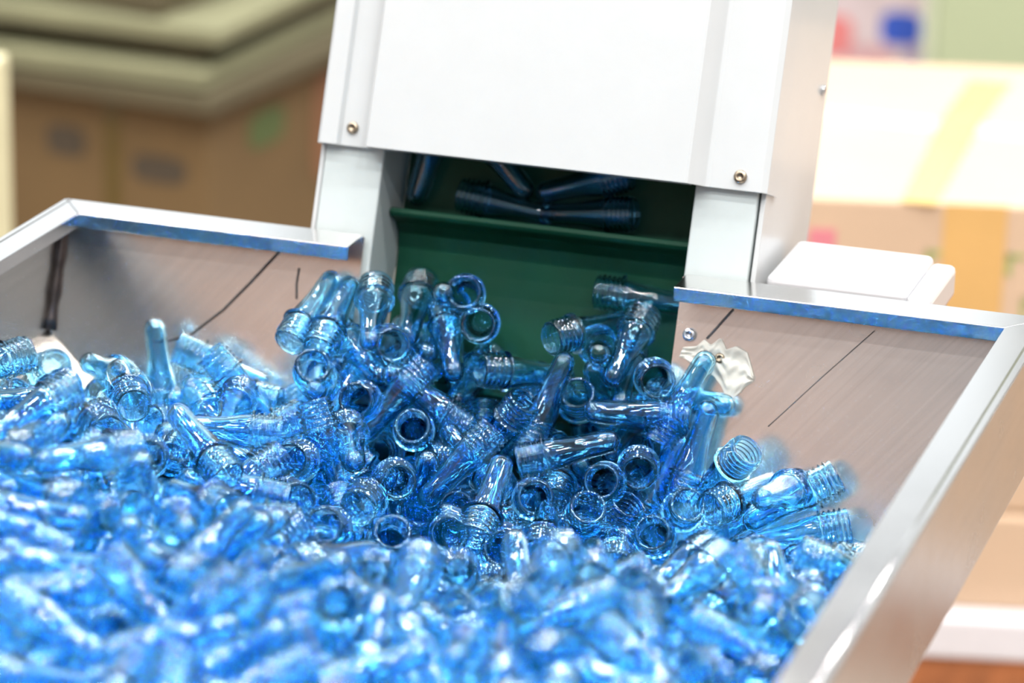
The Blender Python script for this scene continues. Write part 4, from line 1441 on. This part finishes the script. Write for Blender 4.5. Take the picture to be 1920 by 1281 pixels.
REGION = [('blurred blue preform, mouth toward the viewer, at the front of the heap', 'out-of-focus preforms at the front of the heap'),
    ('blurred blue preform, rounded tip toward the viewer, at the front of the heap', 'out-of-focus preforms at the front of the heap'),
    ('blurred blue preform, neck to the left, at the front of the heap', 'out-of-focus preforms at the front of the heap'),
    ('blurred blue preform, neck to the right, at the front of the heap', 'out-of-focus preforms at the front of the heap'),
    ('blurred blue preform, neck up, at the front of the heap', 'out-of-focus preforms at the front of the heap'),
    ('blurred blue preform, tip up, at the front of the heap', 'out-of-focus preforms at the front of the heap'),
    ('blue preform, mouth toward the viewer, in the heap below the left steel corner', 'preforms at the left of the heap'),
    ('blue preform, rounded tip toward the viewer, in the heap below the left steel corner', 'preforms at the left of the heap'),
    ('blue preform, neck to the left, in the heap below the left steel corner', 'preforms at the left of the heap'),
    ('blue preform, neck to the right, in the heap below the left steel corner', 'preforms at the left of the heap'),
    ('blue preform, neck up, in the heap below the left steel corner', 'preforms at the left of the heap'),
    ('blue preform, tip up, in the heap below the left steel corner', 'preforms at the left of the heap'),
    ('blue preform, mouth toward the viewer, in the heap along the right steel wall', 'preforms at the right of the heap'),
    ('blue preform, rounded tip toward the viewer, in the heap along the right steel wall', 'preforms at the right of the heap'),
    ('blue preform, neck to the left, in the heap along the right steel wall', 'preforms at the right of the heap'),
    ('blue preform, neck to the right, in the heap along the right steel wall', 'preforms at the right of the heap'),
    ('blue preform, neck up, in the heap along the right steel wall', 'preforms at the right of the heap'),
    ('blue preform, tip up, in the heap along the right steel wall', 'preforms at the right of the heap'),
    ('blue preform, mouth toward the viewer, packed in the sharp middle of the heap', 'preforms in the sharp middle of the heap'),
    ('blue preform, rounded tip toward the viewer, packed in the sharp middle of the heap', 'preforms in the sharp middle of the heap'),
    ('blue preform, neck to the left, packed in the sharp middle of the heap', 'preforms in the sharp middle of the heap'),
    ('blue preform, neck to the right, packed in the sharp middle of the heap', 'preforms in the sharp middle of the heap'),
    ('blue preform, neck up, packed in the sharp middle of the heap', 'preforms in the sharp middle of the heap'),
    ('blue preform, tip up, packed in the sharp middle of the heap', 'preforms in the sharp middle of the heap')]
NSOLO = 300
def pose(t):
    m = Vector(t[0:3]) / 10000; m.z += RIM
    d = Vector(t[3:6]).normalized()
    q = Vector((0, 0, 1)).rotation_difference(d) @ Quaternion((0, 0, 1), (t[0] * .37 + t[1]) % 6.28)
    return m, q
proto = None
for i, t in enumerate(PRE[:NSOLO]):
    m, q = pose(t)
    if proto is None:
        root = empty('bottle_preform', m); root.rotation_mode = 'QUATERNION'
        parts = []
        for nm, me in (('threaded_neck', neck_me), ('tapered_body', body_me)):
            p = bpy.data.objects.new(nm, me); C.objects.link(p); p.parent = root; parts.append(p)
        proto = (root, parts)
    else:
        root = proto[0].copy(); C.objects.link(root)
        for p in proto[1]:
            c = p.copy(); C.objects.link(c); c.parent = root
    root.location = m; root.rotation_quaternion = q
    lab, grp = LABELS.get(t[6], (None, None)) if t[6] in LABELS else REGION[t[7]]
    tag(root, lab, 'bottle preform', grp)
# the buried rest of the heap
full_me, fv, ff = shell('buried', [OUT_BODY, IN_BODY, IN_NECK + OUT_NECK[1:]], 14)
bpy.data.meshes.remove(full_me)
vs = []; fs = []
for t in PRE[NSOLO:]:
    m, q = pose(t); n = len(vs); X = Matrix.Translation(m) @ q.to_matrix().to_4x4()
    vs += [tuple(X @ Vector(v)) for v in fv]; fs += [tuple(k + n for k in f) for f in ff]
me = bpy.data.meshes.new('preform_heap'); me.from_pydata(vs, [], fs); me.materials.append(M['pet'])
for p in me.polygons: p.use_smooth = True
heap = bpy.data.objects.new('preform_heap', me); C.objects.link(heap)
tag(heap, 'buried blue bottle preforms filling the hopper beneath the visible ones', 'bottle preforms', None, 'stuff')
# preforms carried up on the belt flight

def solo(m, d, lab, grp='blue bottle preforms carried up by the green belt'):
    root = proto[0].copy(); C.objects.link(root)
    for p in proto[1]:
        c = p.copy(); C.objects.link(c); c.parent = root
    root.location = m; root.rotation_quaternion = Vector((0, 0, 1)).rotation_difference(Vector(d).normalized())
    tag(root, lab, 'bottle preform', grp); return root
def on_belt(mx, ms, tx, ts, lift, lab):
    a = inc(Vector((mx, ms, -.0455 + lift))); b = inc(Vector((tx, ts, -.0525 + lift * 1.2))); solo(a, b - a, lab)
on_belt(.2891, .0411, .3655, .0335, 0, 'dark blue preform lying along the belt flight, neck at its left end')
on_belt(.4347, .0418, .3560, .0335, 0, 'dark blue preform lying along the belt flight, ridged neck at its right end')
on_belt(.2676, .1065, .2500, .0330, 0, 'dark blue preform leaning upright at the left end of the belt flight')
on_belt(.2905, .1010, .3453, .0480, .006, 'dark blue preform slanting down to the middle of the belt flight from the left')
on_belt(.4270, .0730, .3560, .0500, .002, 'dark blue preform slanting up to the right above the middle of the belt flight')
on_belt(.4400, .0780, .4850, .1200, .001, 'dark blue preform at the top right of the opening, half behind the white cover')


# ------------------------------------------------------------------ hall: floor, cartons, panels
box('floor', (-6, -5, -.05), (6, 9, 0), M['floor']); bpy.data.objects['floor']['kind'] = 'structure'
box('wall_back', (-6, 8.9, 0), (6, 9, 4.8), M['wall_paint']); bpy.data.objects['wall_back']['kind'] = 'structure'

def local_frame(P, yaw):
    c, s = math.cos(yaw), math.sin(yaw)
    return lambda v: Vector((P[0] + v.x * c - v.y * s, P[1] + v.x * s + v.y * c, v.z))
# right: two cartons on a white board on a wooden pallet
P1 = at(1520, 370, 3.85); fr = local_frame(P1, math.radians(14))
HT = P1.z
big = empty('cardboard_carton', (P1.x + .2, P1.y + .4, .265), 'large pale peach carton sealed with amber tape, behind the right rim of the hopper', 'carton')
box('carton_body', (-.38, 0, .265), (.95, .64, HT), M['card_light'], big, fr, bevel=.004)
box('front_tape', (.148, -.0012, .40), (.218, 0, HT), M['tape'], big, fr)
def topstrip(name, pix, m, par, lift=.0012):
    pts = [at(px, py, 1) for px, py in pix]; z = HT; vs = []
    for p in pts:
        r = p - CAM; vs.append(CAM + r * ((z - CAM.z) / r.z))
    vs = [v + Vector((0, 0, l)) - par.location for l in (0, lift) for v in vs]; n = len(pix)
    fs = [tuple(range(n)), tuple(range(n, 2 * n))] + [(i, (i + 1) % n, n + (i + 1) % n, n + i) for i in range(n)]
    return mesh_obj(name, vs, fs, m, par)
topstrip('top_tape', [(1690, 378), (1757, 384), (1838, 236), (1898, 156), (1818, 150), (1762, 228)], M['tape_top'], big)
topstrip('seam_tape', [(1530, 203), (1980, 250), (1980, 268), (1528, 222)], M['tape_seam'], big, .0009)
def marks(name, x0, x1, z0, z1, n, m, par, fn, seed=1):
    rr = random.Random(seed); L = []; w = (x1 - x0) / n
    for i in range(n):
        a = x0 + i * w; k = rr.random()
        L.append(((a, -.0010, z0), (a + w * .22, 0, z1)))
        if k < .7: L.append(((a, -.0010, z1 - (z1 - z0) * .22), (a + w * .7, 0, z1)))
        if k > .3: L.append(((a + w * .45, -.0010, z0), (a + w * .68, 0, z1 - (z1 - z0) * .3)))
    return boxes(name, L, m, par, fn)
marks('green_print', .130, .250, HT - .080, HT - .055, 4, M['ink_green'], big, fr, 1)
marks('green_print', .262, .350, HT - .082, HT - .055, 4, M['ink_green'], big, fr, 2)
marks('green_print', .240, .420, HT - .136, HT - .106, 8, M['ink_green'], big, fr, 3)
for a_, b_ in (((.000, -.001, HT - .062), (.030, 0, HT - .036)), ((.235, -.001, HT - .185), (.40, 0, HT - .160))): box('pink_print', a_, b_, M['ink_pink'], big, fr)
low = empty('cardboard_carton', (P1.x + .2, P1.y + .4, .149), 'plain beige carton under the taped carton, seen past the right side of the hopper', 'carton')
box('carton_body', (-.38, -.012, .1495), (.97, .64, .262), M['card_light'], low, fr, bevel=.004)
brd = empty('white_board', (P1.x + .2, P1.y + .4, .098), 'thick white board between the beige carton and the wooden pallet', 'board')
box('slab', (-.45, -.045, .098), (1.05, .68, .149), M['pallet'], brd, fr, bevel=.006)
pal = empty('wooden_pallet', (P1.x + .2, P1.y + .4, 0), 'red-brown wooden pallet under the white board at the lower right', 'pallet')
boxes('top_planks', [((-.42, -.04 + i * .119, .076), (1.02, .055 + i * .119, .0975)) for i in range(6)], M['wood'], pal, fr, .002)
box('front_board', (-.42, -.0425, 0), (1.02, -.0405, .090), M['wood'], pal, fr)
for k in range(3): box('runner', (-.42 + k * .66, -.04, .0), (-.30 + k * .66, .65, .076), M['wood'], pal, fr)
# far right: printed sack and sage cabinet
P2 = at(1560, 100, 5.8); f2 = local_frame(P2, math.radians(8))
sk = empty('printed_carton', (P2.x, P2.y + .1, 0), 'blurred pinkish white box with a royal blue square, behind the taped carton', 'carton')
box('body', (-.30, 0, 0), (.158, .25, .75), M['sack'], sk, f2, bevel=.01)
def patch(x0, x1, z0, z1, m, par, fn, nm): 
    n = 20; cx, cz = (x0 + x1) / 2, (z0 + z1) / 2
    vs = []
    for yy in (-.002, 0):
        for k in range(n):
            a = 2 * PI * k / n; c_, s_ = math.cos(a), math.sin(a)
            e = lambda t: (abs(t) ** .55) * (1 if t > 0 else -1)
            vs.append(fn(Vector((cx + e(c_) * (x1 - x0) / 2, yy, cz + e(s_) * (z1 - z0) / 2))) - par.location)
    fs = [tuple(range(n)), tuple(range(n, 2 * n))] + [(i, (i + 1) % n, n + (i + 1) % n, n + i) for i in range(n)]
    return mesh_obj(nm, vs, fs, m, par)
zz = P2.z
patch(.078, .146, zz + .022, zz + .078, M['ink_blue'], sk, f2, 'blue_square')
patch(-.03, .032, zz - .004, zz + .065, M['ink_red'], sk, f2, 'red_mark')
patch(.02, .105, zz - .045, zz + .018, M['ink_pale'], sk, f2, 'pink_mark')
patch(.125, .148, zz - .035, zz + .02, M['ink_violet'], sk, f2, 'violet_mark')
P3 = at(1752, 60, 5.5); f3 = local_frame(P3, math.radians(6))
cab = empty('metal_cabinet', (P3.x + .3, P3.y + .2, 0), 'plain sage green metal cabinet at the top right', 'cabinet')
box('cabinet_body', (0, 0, .04), (.9, .4, 1.1), M['green_panel'], cab, f3, bevel=.004)
box('edge_trim', (-.018, -.004, .04), (-.0005, .3, 1.1), M['trim_pale'], cab, f3)
box('plinth', (.01, .02, 0), (.89, .38, .04), M['dark'], cab, f3)
# left: brown carton with a stack of flattened cartons on top, pale post
P4 = at(388, 200, 5.0); f4 = local_frame(P4, math.radians(-6)); H4 = P4.z
lc = empty('cardboard_carton', (P4.x - .3, P4.y + .3, 0), 'big brown carton with faded print under a stack of flattened cartons', 'carton')
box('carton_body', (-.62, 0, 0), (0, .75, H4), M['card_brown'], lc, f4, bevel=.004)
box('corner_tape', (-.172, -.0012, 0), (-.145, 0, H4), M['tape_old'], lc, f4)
def fmarks(lst, m, nm): 
    return boxes(nm, lst, m, lc, f4)
patch(-.27, -.205, H4 - .105, H4 - .06, M['ink_dark'], lc, f4, 'faded_print')
patch(-.125, -.035, H4 - .125, H4 - .085, M['ink_dark'], lc, f4, 'faded_print')
fs_ = lambda v: f4(Vector((.0 - v.y, v.x, v.z)))   # right-hand side face: x runs back, y out of the face
patch(.125, .235, H4 - .10, H4 - .045, M['ink_dgreen'], lc, fs_, 'green_print')
patch(.33, .42, H4 - .20, H4 - .03, M['ink_redbrown'], lc, fs_, 'red_print')
rr = random.Random(7); z = H4 + .001
spec = [(.030, .030, -.045, -7, 0), (.028, .010, -.028, -4, 1), (.030, -.030, .020, -9, 0), (.026, .025, -.005, -3, 1), (.034, -.085, .015, -10, 0), (.028, -.110, .050, -5, 1), (.030, -.060, .030, -8, 0), (.034, -.120, .015, -3, 1), (.030, -.150, .055, -6, 0), (.030, -.11, .03, -9, 1)]
names = ['lowest flattened carton of the stack on the brown carton', 'second flattened carton from the bottom of the stack on the brown carton', 'third flattened carton from the bottom of the stack on the brown carton', 'fourth flattened carton up in the stack, with a pale lit edge', 'fifth flattened carton up in the stack, set back with a bright top', 'sixth flattened carton up in the stack at the top left', 'seventh flattened carton up in the stack at the top left', 'eighth flattened carton up in the stack, near the upper frame', 'ninth flattened carton up in the stack', 'topmost flattened carton of the stack']
for (th, dx, dy, yw, alt), lab in zip(spec, names):
    Q = f4(Vector((dx, dy, 0))); g = local_frame(Q, math.radians(yw))
    s = empty('flattened_carton', (Q.x - .3, Q.y + .3, z)); tag(s, lab, 'flattened carton', 'flattened cartons stacked on the brown carton')
    o = s.location
    # a folded sheet: two boards with a rounded fold along the front edge, slightly bowed
    nx_, ny_ = 14, 14; vs = []; fs = []
    for lay in (0, 1):
        for j in range(ny_):
            for i in range(nx_):
                u, v = i / (nx_ - 1), j / (ny_ - 1)
                bow = 0 * .006 * math.sin(u * 3.1 + dx * 40) * math.sin(v * 3.1) if lay else 0
                r_ = .005 * (1 - min(1, min(u, 1 - u, v, 1 - v) * 14)) if lay else 0
                vs.append(g(Vector((-.66 + u * .66, v * .80, z + (th - .001) * lay + bow - r_ * (1 if lay else 1)))) - o)
    N2 = nx_ * ny_
    for j in range(ny_ - 1):
        for i in range(nx_ - 1):
            a = j * nx_ + i
            fs += [(a, a + nx_, a + nx_ + 1, a + 1), (N2 + a, N2 + a + 1, N2 + a + nx_ + 1, N2 + a + nx_)]
    for i in range(nx_ - 1): fs += [(i, i + 1, N2 + i + 1, N2 + i), ((ny_ - 1) * nx_ + i, N2 + (ny_ - 1) * nx_ + i, N2 + (ny_ - 1) * nx_ + i + 1, (ny_ - 1) * nx_ + i + 1)]
    for j in range(ny_ - 1):
        a = j * nx_; b_ = a + nx_ - 1
        fs += [(a, N2 + a, N2 + a + nx_, a + nx_), (b_, b_ + nx_, N2 + b_ + nx_, N2 + b_)]
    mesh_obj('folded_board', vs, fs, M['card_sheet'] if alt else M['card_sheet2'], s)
    z += th + .0015
P5 = at(18, 130, 4.0); ps = empty('machine_post', (P5.x - .03, P5.y, 0), 'pale cream square post at the left edge', 'post')
box('post_shaft', (P5.x - .10, P5.y, .02), (P5.x - .034, P5.y + .07, P5.z), M['post_pale'], ps, bevel=.006)
box('foot_plate', (P5.x - .10, P5.y - .03, 0), (P5.x + .03, P5.y + .10, .02), M['post_pale'], ps)
# unseen cartons and cabinet, added only for the steel to mirror
def stack(x0, y0, nx_, ny_, nz, m, lab, grp):
    for i in range(nx_):
        for j in range(ny_):
            for k in range(nz):
                o = box('cardboard_carton', (x0 + i * .62, y0 + j * .72, k * .452), (x0 + i * .62 + .6, y0 + j * .72 + .7, k * .452 + .45), m, bevel=.004)
                tag(o, lab, 'carton', grp)
stack(-2.2, -5.0, 3, 1, 5, M['card_peach'], 'peach carton in the tall stack behind the photographer', 'cartons behind the photographer')
stack(2.3, -1.6, 1, 6, 3, M['card_tan'], 'tan carton in the row stacked well to the right of the hopper', 'cartons to the right of the hopper')  # row added to give the outer side panel a brown reflection
gm = empty('machine_cabinet', (-3.3, -4.9, 0), 'grey machine cabinet standing behind the photographer', 'machine')  # dark block added to darken what the left steel reflects
box('cabinet_body', (-4.3, -5.3, 0), (-2.3, -4.7, 2.9), M['machine_grey'], gm, bevel=.01)


# ------------------------------------------------------------------ light
M['daylight'], nt, b = mat('window_daylight')  # emission for the added panes, not a known window
b.inputs['Base Color'].default_value = (.1, .1, .1, 1); b.inputs['Emission Color'].default_value = (.9, .96, 1, 1); b.inputs['Emission Strength'].default_value = 1.8
for i, (xa, xb) in enumerate(((-5.8, -3.3), (-3.1, -.7), (.2, 1.8), (2.4, 4.0))):  # unseen glowing panels added to whiten the reflections on the rim rails
    r = empty('window_%d' % (i + 1), (xa, 8.88, 2.9)); r['kind'] = 'structure'
    box('window_pane', (xa, 8.86, 2.7), (xb, 8.88, 4.5), M['daylight'], r)
    boxes('window_frame', [((xa - .05, 8.84, 2.65), (xb + .05, 8.89, 2.7)), ((xa - .05, 8.84, 4.5), (xb + .05, 8.89, 4.55)), ((xa - .05, 8.84, 2.7), (xa, 8.89, 4.5)), ((xb, 8.84, 2.7), (xb + .05, 8.89, 4.5)), ((xa, 8.845, 3.58), (xb, 8.86, 3.62))], M['trim_pale'], r)
w = bpy.data.worlds.new('hall_light'); sc.world = w; w.use_nodes = True
wn = w.node_tree; bg = wn.nodes['Background']; bg.inputs[0].default_value = (.82, .86, .92, 1)
# daylight of the open hall: stronger from the right and from above
tc = node(wn, 'ShaderNodeTexCoord'); dt = node(wn, 'ShaderNodeVectorMath', operation='DOT_PRODUCT'); dt.inputs[1].default_value = (.80, .10, .59)
wn.links.new(tc.outputs['Generated'], dt.inputs[0])
mr = node(wn, 'ShaderNodeMapRange'); mr.inputs['From Min'].default_value = -.6; mr.inputs['From Max'].default_value = .9
mr.inputs['To Min'].default_value = .34; mr.inputs['To Max'].default_value = .82
wn.links.new(dt.outputs['Value'], mr.inputs['Value']); wn.links.new(mr.outputs[0], bg.inputs[1])
def lamp(x, y, z, sx, sy, p, col=(1, .98, .95), tgt=None, rz=0):
    l = bpy.data.lights.new('ceiling_lamp', 'AREA'); l.shape = 'RECTANGLE'; l.size = sx; l.size_y = sy; l.energy = p; l.color = col
    o = bpy.data.objects.new('ceiling_lamp', l); C.objects.link(o); o.location = (x, y, z); o.rotation_euler = (0, 0, rz)
    if tgt: o.rotation_euler = (Vector(tgt) - Vector((x, y, z))).to_track_quat('-Z', 'Y').to_euler()
    return o
for ix in range(6):
    for iy in range(5):
        lamp(-2.6 + ix * 1.05 + (iy % 2) * .4, -3.4 + iy * 1.25, 4.4, .26, .20, 24 + 8 * (ix > 3) + 10 * (iy > 2 and ix > 3))
lamp(1.6, 3.6, 4.4, .5, .5, 60)
lamp(.3, 4.2, 4.4, .5, .5, 70)  # extra lamp added to lift the right faces and tops of the flattened cartons

sc.view_settings.view_transform = 'Standard'; sc.view_settings.look = 'None'; sc.view_settings.gamma = 1.0
sc.view_settings.exposure = 0.0
cy = sc.cycles
cy.max_bounces = 26; cy.transmission_bounces = 26; cy.glossy_bounces = 8; cy.diffuse_bounces = 3; cy.transparent_max_bounces = 12
cy.use_adaptive_sampling = True; cy.adaptive_threshold = .02; cy.adaptive_min_samples = 16
cy.use_denoising = True; cy.denoiser = 'OPENIMAGEDENOISE'; cy.sample_clamp_indirect = 60; cy.blur_glossy = .3
cy.caustics_refractive = True; cy.caustics_reflective = True
